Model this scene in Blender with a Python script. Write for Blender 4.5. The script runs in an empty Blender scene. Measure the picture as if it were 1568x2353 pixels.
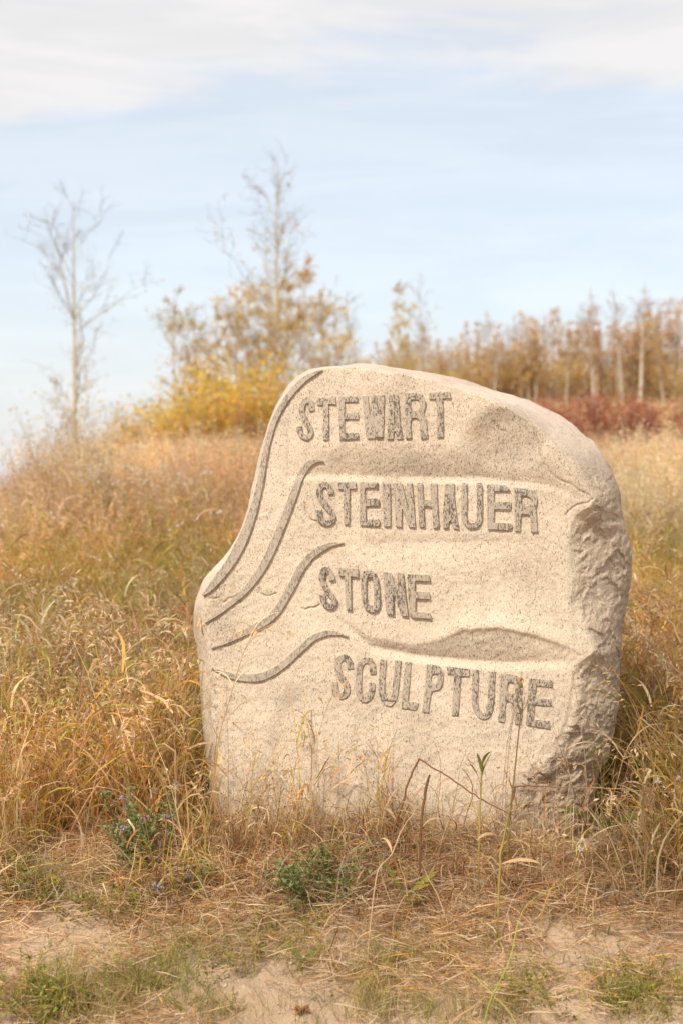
import bpy, math, random
import numpy as np
from mathutils import Vector
from mathutils.geometry import tessellate_polygon

SC = bpy.context.scene
COL = SC.collection
RNG = np.random.default_rng(7)
random.seed(7)

# ------------------------------------------------------------------ camera
CAM_H = 1.2
F = 50 / 36 * 2352          # focal length in units of the photo viewed at 1568 x 2352
cam = bpy.data.cameras.new('camera')
cam.sensor_fit = 'VERTICAL'
cam.sensor_height = 36
cam.sensor_width = 24
cam.lens = 50
cam.clip_end = 3000
cam.clip_start = 0.05
cam.dof.use_dof = True
cam.dof.focus_distance = 5.12
cam.dof.aperture_fstop = 2.5
cam_o = bpy.data.objects.new('camera', cam)
cam_o.location = (0, 0, CAM_H)
cam_o.rotation_euler = (math.radians(90), 0, 0)
COL.objects.link(cam_o)
SC.camera = cam_o

# ------------------------------------------------------------------ sun and sky
SUN_AZ = math.radians(212)      # clockwise from +Y: behind the camera, to its left
SUN_EL = math.radians(47)
SKY_STRENGTH = 0.14
sun = bpy.data.lights.new('sun', 'SUN')
sun.energy = 2.3
sun.angle = math.radians(9)
sun.color = (1.0, 0.93, 0.82)
sun_o = bpy.data.objects.new('sun', sun)
to_sun = Vector((math.sin(SUN_AZ) * math.cos(SUN_EL), math.cos(SUN_AZ) * math.cos(SUN_EL), math.sin(SUN_EL)))
sun_o.rotation_euler = to_sun.to_track_quat('Z', 'Y').to_euler()
COL.objects.link(sun_o)

SC.view_settings.view_transform = 'Standard'
SC.view_settings.look = 'None'
SC.view_settings.exposure = 1.16
SC.view_settings.gamma = 1
SC.cycles.use_denoising = True
SC.cycles.max_bounces = 5
SC.cycles.diffuse_bounces = 3
SC.cycles.glossy_bounces = 2
SC.cycles.transmission_bounces = 3
SC.cycles.adaptive_threshold = 0.02
SC.cycles.transparent_max_bounces = 4


class N:
    """Tiny node-graph helper."""
    def __init__(self, tree):
        self.t = tree
        tree.nodes.clear()

    def n(self, kind, **kw):
        nd = self.t.nodes.new(kind)
        for k, v in kw.items():
            setattr(nd, k, v)
        return nd

    def put(self, sock, v):
        if v is None:
            return
        if isinstance(v, bpy.types.NodeSocket):
            self.t.links.new(v, sock)
        else:
            if isinstance(v, tuple) and len(v) == 3 and sock.type == 'RGBA':
                v = (*v, 1)
            sock.default_value = v

    def math(self, op, a, b=None, c=None, clamp=False):
        nd = self.n('ShaderNodeMath', operation=op, use_clamp=clamp)
        for s, v in zip(nd.inputs, (a, b, c)):
            self.put(s, v)
        return nd.outputs[0]

    def mix(self, f, a, b, blend='MIX'):
        nd = self.n('ShaderNodeMix', data_type='RGBA', blend_type=blend)
        self.put(nd.inputs[0], f)
        self.put(nd.inputs[6], a)
        self.put(nd.inputs[7], b)
        return nd.outputs[2]

    def ramp(self, v, lo, hi, a=0.0, b=1.0):
        nd = self.n('ShaderNodeMapRange', interpolation_type='SMOOTHSTEP')
        self.put(nd.inputs[0], v)
        for i, x in enumerate((lo, hi, a, b)):
            self.put(nd.inputs[1 + i], x)
        return nd.outputs[0]

    def noise(self, vec, scale, detail=4.0, rough=0.55, dist=0.0):
        nd = self.n('ShaderNodeTexNoise')
        self.put(nd.inputs['Vector'], vec)
        nd.inputs['Scale'].default_value = scale
        nd.inputs['Detail'].default_value = detail
        nd.inputs['Roughness'].default_value = rough
        nd.inputs['Distortion'].default_value = dist
        return nd.outputs[0]

    def scale(self, vec, s, loc=(0, 0, 0), rot=(0, 0, 0)):
        nd = self.n('ShaderNodeMapping')
        self.put(nd.inputs[0], vec)
        nd.inputs['Location'].default_value = loc
        nd.inputs['Rotation'].default_value = rot
        nd.inputs['Scale'].default_value = s
        return nd.outputs[0]


world = bpy.data.worlds.new('World')
SC.world = world
world.use_nodes = True
w = N(world.node_tree)
sky = w.n('ShaderNodeTexSky', sky_type='NISHITA')
sky.sun_disc = False
sky.sun_elevation = SUN_EL
sky.sun_rotation = SUN_AZ
sky.air_density = 1.0
sky.dust_density = 1.6
sky.ozone_density = 1.2
tc = w.n('ShaderNodeTexCoord')
sep = w.n('ShaderNodeSeparateXYZ')
w.put(sep.inputs[0], tc.outputs['Generated'])
zz = w.math('MAXIMUM', sep.outputs[2], 0.0)
# a thin, wind-drawn cloud deck: broken near the horizon, closing overhead
cv = w.scale(tc.outputs['Generated'], (2.2, 2.2, 11.0), loc=(3.1, 0.4, 1.7))
n1 = w.noise(cv, 1.0, 7, 0.52, 0.6)
n2 = w.noise(w.scale(tc.outputs['Generated'], (5.0, 5.0, 34.0), loc=(1.2, 5.0, 0.3)), 1.0, 6, 0.6, 0.5)
bias = w.ramp(zz, 0.215, 0.315, 0.0, 0.60)
dens = w.math('ADD', w.math('MULTIPLY_ADD', n2, 0.28, n1), bias)
cloud = w.ramp(dens, 0.76, 1.16, 0.0, 1.0)
veil = w.ramp(zz, 0.0, 0.18, 0.97, 0.66)         # milky haze thickening to the horizon
cover = w.math('MAXIMUM', cloud, veil)
white = w.mix(w.ramp(n2, 0.38, 0.62), (2.66, 2.64, 2.68), (2.92, 2.87, 2.87))
skycol = w.mix(cover, w.mix(1.0, sky.outputs[0], (0.76, 0.775, 0.73), 'MULTIPLY'), white)
bg = w.n('ShaderNodeBackground')
w.put(bg.inputs[0], skycol)
bg.inputs[1].default_value = SKY_STRENGTH
wo = w.n('ShaderNodeOutputWorld')
w.put(wo.inputs[0], bg.outputs[0])


# ------------------------------------------------------------------ general helpers
def lat(ix, iy, iz, seed):
    h = (ix.astype(np.int64) * 374761393 + iy.astype(np.int64) * 668265263 + iz.astype(np.int64) * 2147483647 + seed * 974711) & 0xffffffff
    h = ((h ^ (h >> 13)) * 1274126177) & 0xffffffff
    h = h ^ (h >> 16)
    return (h & 0xffff) / 65535.0


def vnoise(p, seed=0):
    i = np.floor(p).astype(np.int64)
    f = p - i
    f = f * f * (3 - 2 * f)
    out = 0
    for dx in (0, 1):
        for dy in (0, 1):
            for dz in (0, 1):
                wt = (f[:, 0] if dx else 1 - f[:, 0]) * (f[:, 1] if dy else 1 - f[:, 1]) * (f[:, 2] if dz else 1 - f[:, 2])
                out = out + wt * lat(i[:, 0] + dx, i[:, 1] + dy, i[:, 2] + dz, seed)
    return out * 2 - 1


def fbm(p, scale, octaves=4, seed=0, gain=0.5):
    out = np.zeros(len(p))
    a = 1.0
    for k in range(octaves):
        out += a * vnoise(p * scale + 17.3 * k, seed + k)
        a *= gain
        scale *= 2.03
    return out


def sstep(a, b, x):
    t = np.clip((x - a) / (b - a), 0, 1)
    return t * t * (3 - 2 * t)


def mesh_np(name, verts, faces, mats, smooth=True, colors=None, mat_idx=None):
    """faces: int array (n,3|4) or a list of such arrays."""
    me = bpy.data.meshes.new(name)
    fl = faces if isinstance(faces, list) else [faces]
    fl = [np.asarray(f, dtype=np.int32) for f in fl if len(f)]
    me.vertices.add(len(verts))
    me.vertices.foreach_set('co', np.asarray(verts, dtype=np.float32).ravel())
    tot = np.concatenate([np.full(len(f), f.shape[1], dtype=np.int32) for f in fl])
    idx = np.concatenate([f.ravel() for f in fl])
    start = np.concatenate([[0], np.cumsum(tot)[:-1]]).astype(np.int32)
    me.loops.add(len(idx))
    me.loops.foreach_set('vertex_index', idx)
    me.polygons.add(len(tot))
    me.polygons.foreach_set('loop_start', start)
    me.polygons.foreach_set('use_smooth', np.full(len(tot), smooth, dtype=bool))
    if mat_idx is not None:
        me.polygons.foreach_set('material_index', np.asarray(mat_idx, dtype=np.int32))
    for m in (mats if isinstance(mats, (list, tuple)) else [mats]):
        me.materials.append(m)
    if colors is not None:
        at = me.color_attributes.new('Col', 'FLOAT_COLOR', 'POINT')
        c = np.ones((len(verts), 4), dtype=np.float32)
        c[:, :3] = colors
        at.data.foreach_set('color', c.ravel())
    me.update(calc_edges=True)
    me.validate()
    return me


def link(name, me, parent=None, label=None, cat=None, group=None, kind=None, loc=None):
    o = bpy.data.objects.new(name, me)
    COL.objects.link(o)
    if parent is not None:
        o.parent = parent
    if loc is not None:
        o.location = loc
    tag(o, label, cat, group, kind)
    return o


def tag(o, label=None, cat=None, group=None, kind=None):
    for k, v in (('label', label), ('category', cat), ('group', group), ('kind', kind)):
        if v:
            o[k] = v
    return o


def P(x, y, Y):
    """Point seen at (x, y) of the 1568 x 2352 photo, standing Y metres away."""
    return np.array(((x - 784) / F * Y, Y, CAM_H - (y - 1176) / F * Y))


def catmull(pts, per=8, closed=False):
    pts = np.asarray(pts, float)
    n = len(pts)
    out = []
    rng = range(n if closed else n - 1)
    for i in rng:
        if closed:
            p0, p1, p2, p3 = pts[(i - 1) % n], pts[i], pts[(i + 1) % n], pts[(i + 2) % n]
        else:
            p0, p1, p2, p3 = pts[max(i - 1, 0)], pts[i], pts[i + 1], pts[min(i + 2, n - 1)]
        for k in range(per):
            t = k / per
            out.append(0.5 * ((2 * p1) + (-p0 + p2) * t + (2 * p0 - 5 * p1 + 4 * p2 - p3) * t * t + (-p0 + 3 * p1 - 3 * p2 + p3) * t ** 3))
    if not closed:
        out.append(pts[-1])
    return np.array(out)


def seg_dist(p, poly, closed=True):
    """Distance of points p (n,2) to a polyline."""
    a = np.asarray(poly, float)
    b = np.roll(a, -1, 0) if closed else a[1:]
    if not closed:
        a = a[:-1]
    best = np.full(len(p), 1e9)
    for q0, q1 in zip(a, b):
        d = q1 - q0
        L2 = max(d @ d, 1e-12)
        t = np.clip(((p - q0) @ d) / L2, 0, 1)
        e = p - (q0 + t[:, None] * d)
        best = np.minimum(best, e[:, 0] ** 2 + e[:, 1] ** 2)
    return np.sqrt(best)


def inside(p, poly):
    a = np.asarray(poly, float)
    b = np.roll(a, -1, 0)
    r = np.zeros(len(p), bool)
    for (x0, y0), (x1, y1) in zip(a, b):
        c = (y0 > p[:, 1]) != (y1 > p[:, 1])
        if abs(y1 - y0) < 1e-12:
            continue
        r ^= c & (p[:, 0] < (x1 - x0) * (p[:, 1] - y0) / (y1 - y0) + x0)
    return r


# ------------------------------------------------------------------ materials
def new_mat(name):
    m = bpy.data.materials.new(name)
    m.use_nodes = True
    return m, N(m.node_tree)


def finish(g, bsdf_out):
    o = g.n('ShaderNodeOutputMaterial')
    g.put(o.inputs[0], bsdf_out)


def principled(g, col, rough=0.8, normal=None, spec=0.3):
    b = g.n('ShaderNodeBsdfPrincipled')
    g.put(b.inputs['Base Color'], col)
    g.put(b.inputs['Roughness'], rough)
    b.inputs['Specular IOR Level'].default_value = spec
    if normal is not None:
        g.put(b.inputs['Normal'], normal)
    return b.outputs[0]


def bump(g, h, strength=0.5, dist=0.01):
    b = g.n('ShaderNodeBump')
    b.inputs['Strength'].default_value = strength
    b.inputs['Distance'].default_value = dist
    g.put(b.inputs['Height'], h)
    return b.outputs[0]


def leaf_mat(name, instanced, trans=0.45, rough=0.6, spec=0.25):
    m, g = new_mat(name)
    a = g.n('ShaderNodeAttribute', attribute_name='Col')
    col = a.outputs['Color']
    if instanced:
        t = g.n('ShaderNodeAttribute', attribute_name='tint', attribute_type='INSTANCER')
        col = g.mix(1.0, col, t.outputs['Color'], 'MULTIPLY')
    geo = g.n('ShaderNodeNewGeometry')
    nz = g.noise(geo.outputs['Position'], 60, 3, 0.6)
    col = g.mix(g.ramp(nz, 0.4, 0.8, 0.0, 0.4), col, g.mix(1.0, col, (0.66, 0.58, 0.5), 'MULTIPLY'))
    d = principled(g, col, rough, None, spec)
    tr = g.n('ShaderNodeBsdfTranslucent')
    g.put(tr.inputs[0], col)
    mx = g.n('ShaderNodeMixShader')
    mx.inputs[0].default_value = trans
    g.put(mx.inputs[1], d)
    g.put(mx.inputs[2], tr.outputs[0])
    finish(g, mx.outputs[0])
    return m


M_GRASS = leaf_mat('grass_blades', True)
M_PLANT = leaf_mat('plant_leaf', False)
M_LEAF = leaf_mat('autumn_leaf', False, 0.5)


def mat_granite(name, kind):
    """kind: 'face' for the blasted boulder (reads the mask painted with the carving), 'polish' for the raised dark tops, 'side' for letter walls."""
    m, g = new_mat(name)
    tcn = g.n('ShaderNodeTexCoord')
    v = tcn.outputs['Object']
    # crystals run slightly steep of vertical
    ve = g.scale(v, (1, 1, 0.5), rot=(0, math.radians(14), 0))
    s_f = g.noise(ve, 420, 2, 0.6)
    s_m = g.noise(ve, 215, 3, 0.65, 0.4)
    s_l = g.noise(v, 9, 4, 0.6)
    s_b = g.noise(v, 2.3, 4, 0.55)
    if kind in ('polish', 'wave'):
        base = g.mix(g.ramp(s_b, 0.35, 0.65), (0.34, 0.27, 0.20), (0.32, 0.265, 0.205))
        pink = g.noise(g.scale(v, (1, 1, 0.7), loc=(4, 2, 1)), 42, 3, 0.6)
        base = g.mix(g.ramp(pink, 0.57, 0.68, 0, 0.7), base, (0.42, 0.29, 0.215))
        base = g.mix(g.ramp(g.noise(ve, 210, 2, 0.6), 0.42, 0.62, 0, 0.55), base, (0.46, 0.38, 0.30))
        patch = g.ramp(g.noise(g.scale(v, (1, 1, 0.35), loc=(1, 7, 3)), 14, 3, 0.6), 0.4, 0.68, 0.0, 0.085)
        dark = g.ramp(g.math('ADD', g.noise(g.scale(v, (1, 1, 0.4), rot=(0, 0.2, 0)), 190, 3, 0.7, 0.5), patch), 0.535, 0.61)
        col = g.mix(g.math('MULTIPLY', dark, 0.90), base, (0.065, 0.054, 0.045))
        if kind == 'wave':
            col = g.mix(0.22, col, base)
            col = g.mix(0.10, col, (0.52, 0.43, 0.33))
        nrm = bump(g, s_f, 0.25, 0.002)
        finish(g, principled(g, col, 0.55, nrm, 0.35))
        return m
    base = g.mix(g.ramp(s_b, 0.3, 0.7), (0.53, 0.428, 0.32), (0.60, 0.492, 0.372))
    base = g.mix(g.ramp(s_l, 0.38, 0.72, 0, 0.40), base, (0.40, 0.33, 0.255))
    base = g.mix(g.ramp(g.noise(ve, 230, 2, 0.5), 0.35, 0.65, 0, 0.45), base, (0.66, 0.555, 0.425))
    if kind == 'side':
        finish(g, principled(g, g.mix(g.ramp(s_f, 0.55, 0.68), base, (0.20, 0.15, 0.11)), 0.9, bump(g, s_m, 0.4, 0.004), 0.2))
        return m
    a = g.n('ShaderNodeAttribute', attribute_name='Col')
    sp = g.n('ShaderNodeSeparateColor')
    g.put(sp.inputs[0], a.outputs['Color'])
    rough, stain_shade, rust = sp.outputs[0], sp.outputs[1], sp.outputs[2]
    # broken flank: browner weathered skin, no blasting
    fl = g.mix(g.ramp(s_l, 0.35, 0.7), (0.46, 0.36, 0.265), (0.54, 0.44, 0.335))
    fl = g.mix(g.ramp(g.noise(v, 38, 5, 0.7), 0.5, 0.72, 0, 0.75), fl, (0.27, 0.20, 0.14))
    fl = g.mix(g.ramp(g.noise(g.scale(v, (1, 1, 1), loc=(9, 1, 2)), 75, 4, 0.7), 0.55, 0.7, 0, 0.6), fl, (0.57, 0.475, 0.37))
    col = g.mix(rough, base, fl)
    ub = g.n('ShaderNodeAttribute', attribute_name='unblasted')
    col = g.mix(g.math('MULTIPLY', ub.outputs['Fac'], 0.8), col, g.mix(g.ramp(s_l, 0.3, 0.7), (0.57, 0.455, 0.37), (0.63, 0.51, 0.42)))
    col = g.mix(g.math('MULTIPLY', stain_shade, 0.72), col, (0.285, 0.215, 0.155))
    col = g.mix(g.math('MULTIPLY', rust, 0.65), col, (0.40, 0.24, 0.115))
    # vertical water streaks
    stk = g.noise(g.scale(v, (1, 1, 0.08)), 26, 4, 0.6)
    col = g.mix(g.ramp(stk, 0.52, 0.78, 0, 0.5), col, (0.37, 0.30, 0.235))
    thr = g.math('MULTIPLY_ADD', g.noise(v, 5, 3, 0.6), 0.10, g.math('MULTIPLY', stain_shade, 0.05))
    d1 = g.ramp(g.math('ADD', s_m, thr), 0.625, 0.69)
    d2 = g.ramp(g.math('ADD', s_f, thr), 0.585, 0.68)
    col = g.mix(g.math('MULTIPLY', d1, 0.75), col, (0.10, 0.082, 0.066))
    col = g.mix(g.math('MULTIPLY', d2, 0.5), col, (0.14, 0.11, 0.085))
    h = g.math('ADD', g.math('MULTIPLY', s_m, 0.5), g.math('MULTIPLY', g.noise(v, 70, 5, 0.65), g.math('MULTIPLY_ADD', rough, 3.2, 0.06)))
    finish(g, principled(g, col, 0.9, bump(g, h, 0.5, 0.006), 0.2))
    return m


M_STONE = mat_granite('granite_blasted', 'face')
M_POLISH = mat_granite('granite_raised', 'polish')
M_WAVE = mat_granite('granite_raised_wave', 'wave')
M_SIDE = mat_granite('granite_letter_side', 'side')


def mat_ground():
    m, g = new_mat('dry_soil')
    geo = g.n('ShaderNodeNewGeometry')
    v = geo.outputs['Position']
    c = g.mix(g.ramp(g.noise(v, 1.7, 5, 0.6), 0.35, 0.65), (0.47, 0.33, 0.215), (0.56, 0.41, 0.28))
    c = g.mix(g.ramp(g.noise(v, 22, 5, 0.7), 0.45, 0.72, 0, 0.6), c, (0.33, 0.225, 0.145))
    c = g.mix(g.ramp(g.noise(v, 95, 3, 0.7), 0.56, 0.70, 0, 0.7), c, (0.64, 0.50, 0.36))
    sep = g.n('ShaderNodeSeparateXYZ')
    g.put(sep.inputs[0], v)
    far = g.ramp(sep.outputs[1], 7.0, 16.0)
    c = g.mix(far, c, (0.36, 0.24, 0.10))
    h = g.math('ADD', g.noise(v, 45, 6, 0.7), g.math('MULTIPLY', g.noise(v, 160, 3, 0.7), 0.35))
    finish(g, principled(g, c, 0.95, bump(g, h, 1.0, 0.02), 0.15))
    return m


def mat_bark():
    m, g = new_mat('aspen_bark')
    a = g.n('ShaderNodeAttribute', attribute_name='Col')
    tcn = g.n('ShaderNodeTexCoord')
    nz = g.noise(g.scale(tcn.outputs['Object'], (1, 1, 3.0)), 7, 4, 0.7)
    c = g.mix(g.ramp(nz, 0.58, 0.66, 0, 0.8), a.outputs['Color'], (0.07, 0.06, 0.05))
    finish(g, principled(g, c, 0.85, None, 0.2))
    return m


def mat_plain(name, c1, c2, scale=60, rough=0.8):
    m, g = new_mat(name)
    tcn = g.n('ShaderNodeTexCoord')
    nz = g.noise(tcn.outputs['Object'], scale, 4, 0.65)
    finish(g, principled(g, g.mix(g.ramp(nz, 0.35, 0.65), c1, c2), rough, bump(g, nz, 0.3, 0.004), 0.25))
    return m


M_GROUND = mat_ground()
M_BARK = mat_bark()


# ------------------------------------------------------------------ the ground
def terrain(x, y):
    x = np.asarray(x, float)
    y = np.asarray(y, float)
    t = y - 5.4
    rise = 0.128 * np.where(t > 0, np.sqrt(t * t + 0.6) - 0.775, 0)
    r15 = 0.128 * (math.sqrt(9.6 ** 2 + 0.6) - 0.775)
    past = 0.06 + 0.030 * sstep(-3, 5, x)
    rise = np.where(y > 15, r15 + past * (np.minimum(y, 95) - 15), rise)
    d = np.maximum(0, -x - (1.0 + 0.10 * np.maximum(y, 0)))
    kd = 0.40 + (0.08 - 0.40) * sstep(16, 34, y)
    drop = np.where(y > 4, kd * np.minimum(d, 7) ** 2 * sstep(4, 11, y), 0)
    b = np.maximum(0, 5.14 - np.maximum(y, 3.3))      # the bank falls away towards the path
    near = -0.44 * (np.sqrt(b * b + 0.01) - 0.1)
    roll = 0.10 * np.sin(x * 0.31 + 1.0) * np.sin(y * 0.23) * 0.6 * sstep(8, 20, y)
    return rise - drop + near + roll


def graded(a0, a1, step, lo, hi, grow=1.13):
    c = list(np.arange(a0, a1, step))
    s, v = step, c[-1]
    up = []
    while v < hi:
        s *= grow
        v += s
        up.append(v)
    s, v = step, c[0]
    dn = []
    while v > lo:
        s *= grow
        v -= s
        dn.append(v)
    return np.array(dn[::-1] + c + up)


gx = graded(-2.2, 2.2, 0.022, -420, 420)
gy = graded(2.9, 6.0, 0.022, -60, 900, 1.10)
GX, GY = np.meshgrid(gx, gy)
gxf, gyf = GX.ravel(), GY.ravel()
gz = terrain(gxf, gyf)
pp = np.stack([gxf, gyf, np.zeros_like(gxf)], 1)
nearw = sstep(9, 5, gyf) * sstep(5, 2.5, np.abs(gxf))
gz = gz + nearw * (0.030 * fbm(pp, 1.6, 3, 3) + 0.018 * fbm(pp, 11, 4, 9, 0.68))
nx, ny = len(gx), len(gy)
ii, jj = np.meshgrid(np.arange(nx - 1), np.arange(ny - 1))
q = (jj * nx + ii).ravel()
link('ground', mesh_np('ground', np.stack([gxf, gyf, gz], 1), np.stack([q, q + 1, q + nx + 1, q + nx], 1), M_GROUND),
     label='bare tan soil and grassy slope rising behind the boulder', kind='structure')


def gz_at(x, y):
    p = np.stack([np.atleast_1d(np.asarray(x, float)), np.atleast_1d(np.asarray(y, float)), np.zeros(np.size(x))], 1)
    nw = sstep(9, 5, p[:, 1]) * sstep(5, 2.5, np.abs(p[:, 0]))
    return terrain(p[:, 0], p[:, 1]) + nw * (0.030 * fbm(p, 1.6, 3, 3) + 0.018 * fbm(p, 11, 4, 9, 0.68))


def G(x, y):
    """Ground point seen at photo pixel (x, y) on the level patch before the boulder."""
    Ys = np.linspace(3.0, 7.0, 161)
    gap = gz_at((x - 784) / F * Ys, Ys) - (CAM_H - (y - 1176) / F * Ys)
    k = int(np.argmax(gap > 0))
    Y = Ys[k]
    if k > 0:
        Y = Ys[k - 1] + (Ys[k] - Ys[k - 1]) * (-gap[k - 1]) / (gap[k] - gap[k - 1])
    X = (x - 784) / F * Y
    return np.array((X, Y, float(gz_at(X, Y)[0])))


# ------------------------------------------------------------------ the carved boulder
Y0 = 5.2                      # distance of the middle of its face
YE = 5.38                     # distance of its widest outline


def flat(pts, Y):
    p = np.asarray(pts, float)
    return np.stack([(p[:, 0] - 784) / F * Y, CAM_H - (p[:, 1] - 1176) / F * Y], 1)


OUT = [(790, 822), (830, 817), (900, 827), (1000, 845), (1080, 862), (1160, 891), (1240, 912), (1320, 950), (1370, 995), (1395, 1030),
       (1412, 1080), (1424, 1130), (1430, 1180), (1444, 1240), (1447, 1290), (1444, 1340), (1434, 1390), (1424, 1440), (1417, 1500),
       (1411, 1570), (1404, 1640), (1384, 1720), (1366, 1770), (1350, 1830), (1335, 1900), (1290, 1970), (1190, 2030), (1000, 2050),
       (760, 2040), (600, 2000), (515, 1940), (488, 1850), (480, 1790), (470, 1715), (462, 1640), (458, 1570), (453, 1500), (443, 1452),
       (443, 1400), (453, 1362), (466, 1330), (492, 1302), (522, 1268), (550, 1220), (569, 1160), (581, 1100), (591, 1040), (604, 980),
       (620, 930), (640, 893), (666, 858), (702, 834), (742, 825)]
INN = [(740, 840), (790, 837), (850, 842), (930, 855), (1000, 872), (1060, 893), (1120, 915), (1180, 946), (1235, 985), (1280, 1040),
       (1318, 1090), (1348, 1140), (1345, 1165), (1312, 1182), (1298, 1250), (1305, 1330), (1300, 1385), (1325, 1440), (1352, 1490),
       (1312, 1520), (1298, 1580), (1285, 1650), (1250, 1712), (1195, 1768), (1160, 1800), (1150, 1880), (1100, 1960), (900, 1990),
       (680, 1960), (560, 1930), (510, 1870), (502, 1800), (492, 1720), (483, 1640), (477, 1560), (472, 1500), (461, 1446), (460, 1402),
       (472, 1362), (488, 1338), (512, 1312), (543, 1274), (570, 1222), (588, 1162), (600, 1100), (610, 1040), (623, 985), (640, 935),
       (662, 897), (688, 862)]
out_c = catmull(flat(OUT, YE), 5, True)
inn_c = catmull(flat(INN, Y0), 4, True)
CEN = flat([(930, 1440)], Y0)[0]


def curve_y(x, pts):
    p = flat(pts, Y0)
    return np.interp(x, p[:, 0], p[:, 1])


def amp_x(x, pts):
    xs = [(a - 784) / F * Y0 for a, b in pts]
    return np.interp(x, xs, [b for a, b in pts])


def saw(x, z, start, valley, ledge, amp):
    """Surface sinks back from `start` down to `valley`, then steps forward again over a ledge of the given height."""
    zs, zv = curve_y(x, start), curve_y(x, valley)
    A = amp_x(x, amp)
    t = np.clip((zs - z) / np.maximum(zs - zv, 1e-3), 0, 1)
    t = t ** 1.5
    back = 1 - sstep(0, ledge, zv - z)
    return A * t * back


def face_base(x, z):
    return Y0 - 0.15 * (x - 0.25) + 0.05 * (z - 0.7)


def relief(x, z):
    r = saw(x, z, [(660, 1050), (700, 1022), (850, 1012), (1100, 1020), (1340, 1080)],
            [(640, 1100), (700, 1085), (900, 1093), (1100, 1096), (1250, 1112), (1345, 1145)], 0.03,
            [(640, 0), (700, 0.008), (790, 0.022), (1120, 0.025), (1250, 0.016), (1350, 0.0)])
    r = r + saw(x, z, [(760, 1222), (1250, 1226)], [(760, 1252), (900, 1247), (1100, 1243), (1260, 1250)], 0.09,
                [(770, 0), (860, 0.007), (1120, 0.007), (1260, 0)])
    r = r + saw(x, z, [(770, 1404), (845, 1458), (950, 1478), (1010, 1468), (1060, 1448), (1140, 1444), (1220, 1460), (1300, 1490)],
                [(770, 1414), (850, 1484), (950, 1503), (1050, 1512), (1150, 1518), (1300, 1512)], 0.035,
                [(755, 0), (800, 0.005), (880, 0.014), (1000, 0.021), (1150, 0.028), (1240, 0.017), (1320, 0.0)])
    # swelling just above that last hollow: catches the light
    zc = curve_y(x, [(770, 1404), (845, 1455), (950, 1474), (1010, 1464), (1060, 1442), (1140, 1436), (1220, 1452), (1340, 1494)])
    d = z - zc
    r = r - amp_x(x, [(960, 0), (1040, 0.010), (1150, 0.014), (1260, 0.012), (1345, 0)]) * np.where(d > 0, np.exp(-(d / 0.035) ** 2), np.exp(-(d / 0.012) ** 2))
    # dished break in the shoulder
    c = flat([(1150, 1005)], Y0)[0]
    dd = np.sqrt(((x - c[0] - 0.015) / 0.15) ** 2 + ((z - c[1]) / 0.125) ** 2)
    r = r + 0.020 * (1 - sstep(0.35, 1.1, dd))
    # broad shallow dish on the right of the third line
    c = flat([(1180, 1350)], Y0)[0]
    r = r + 0.014 * np.exp(-(((x - c[0]) / 0.16) ** 2 + ((z - c[1]) / 0.10) ** 2))
    p = np.stack([x, np.zeros_like(x), z], 1)
    return r + 0.006 * fbm(p, 2.2, 3, 31)


CRACKS = [
    [(706, 2053), (738, 2052), (749, 2065), (784, 2049), (818, 2037)], [(881, 2016), (893, 2040), (944, 2034)],
    [(1030, 2086), (1060, 2082), (1094, 2071)], [(1039, 1718), (1053, 1766), (1087, 1787), (1098, 1801)],
    [(1688, 1442), (1700, 1460), (1724, 1478)], [(1797, 1406), (1821, 1460), (1845, 1563), (1882, 1624), (1954, 1666), (2006, 1702), (2000, 1715), (1930, 1745), (1933, 1806)],
    [(1176, 1249), (1265, 1254), (1384, 1272), (1488, 1297), (1577, 1329), (1667, 1361), (1720, 1385)],
    [(1780, 2640), (1800, 2655), (1830, 2630), (1850, 2640)],
]


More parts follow.
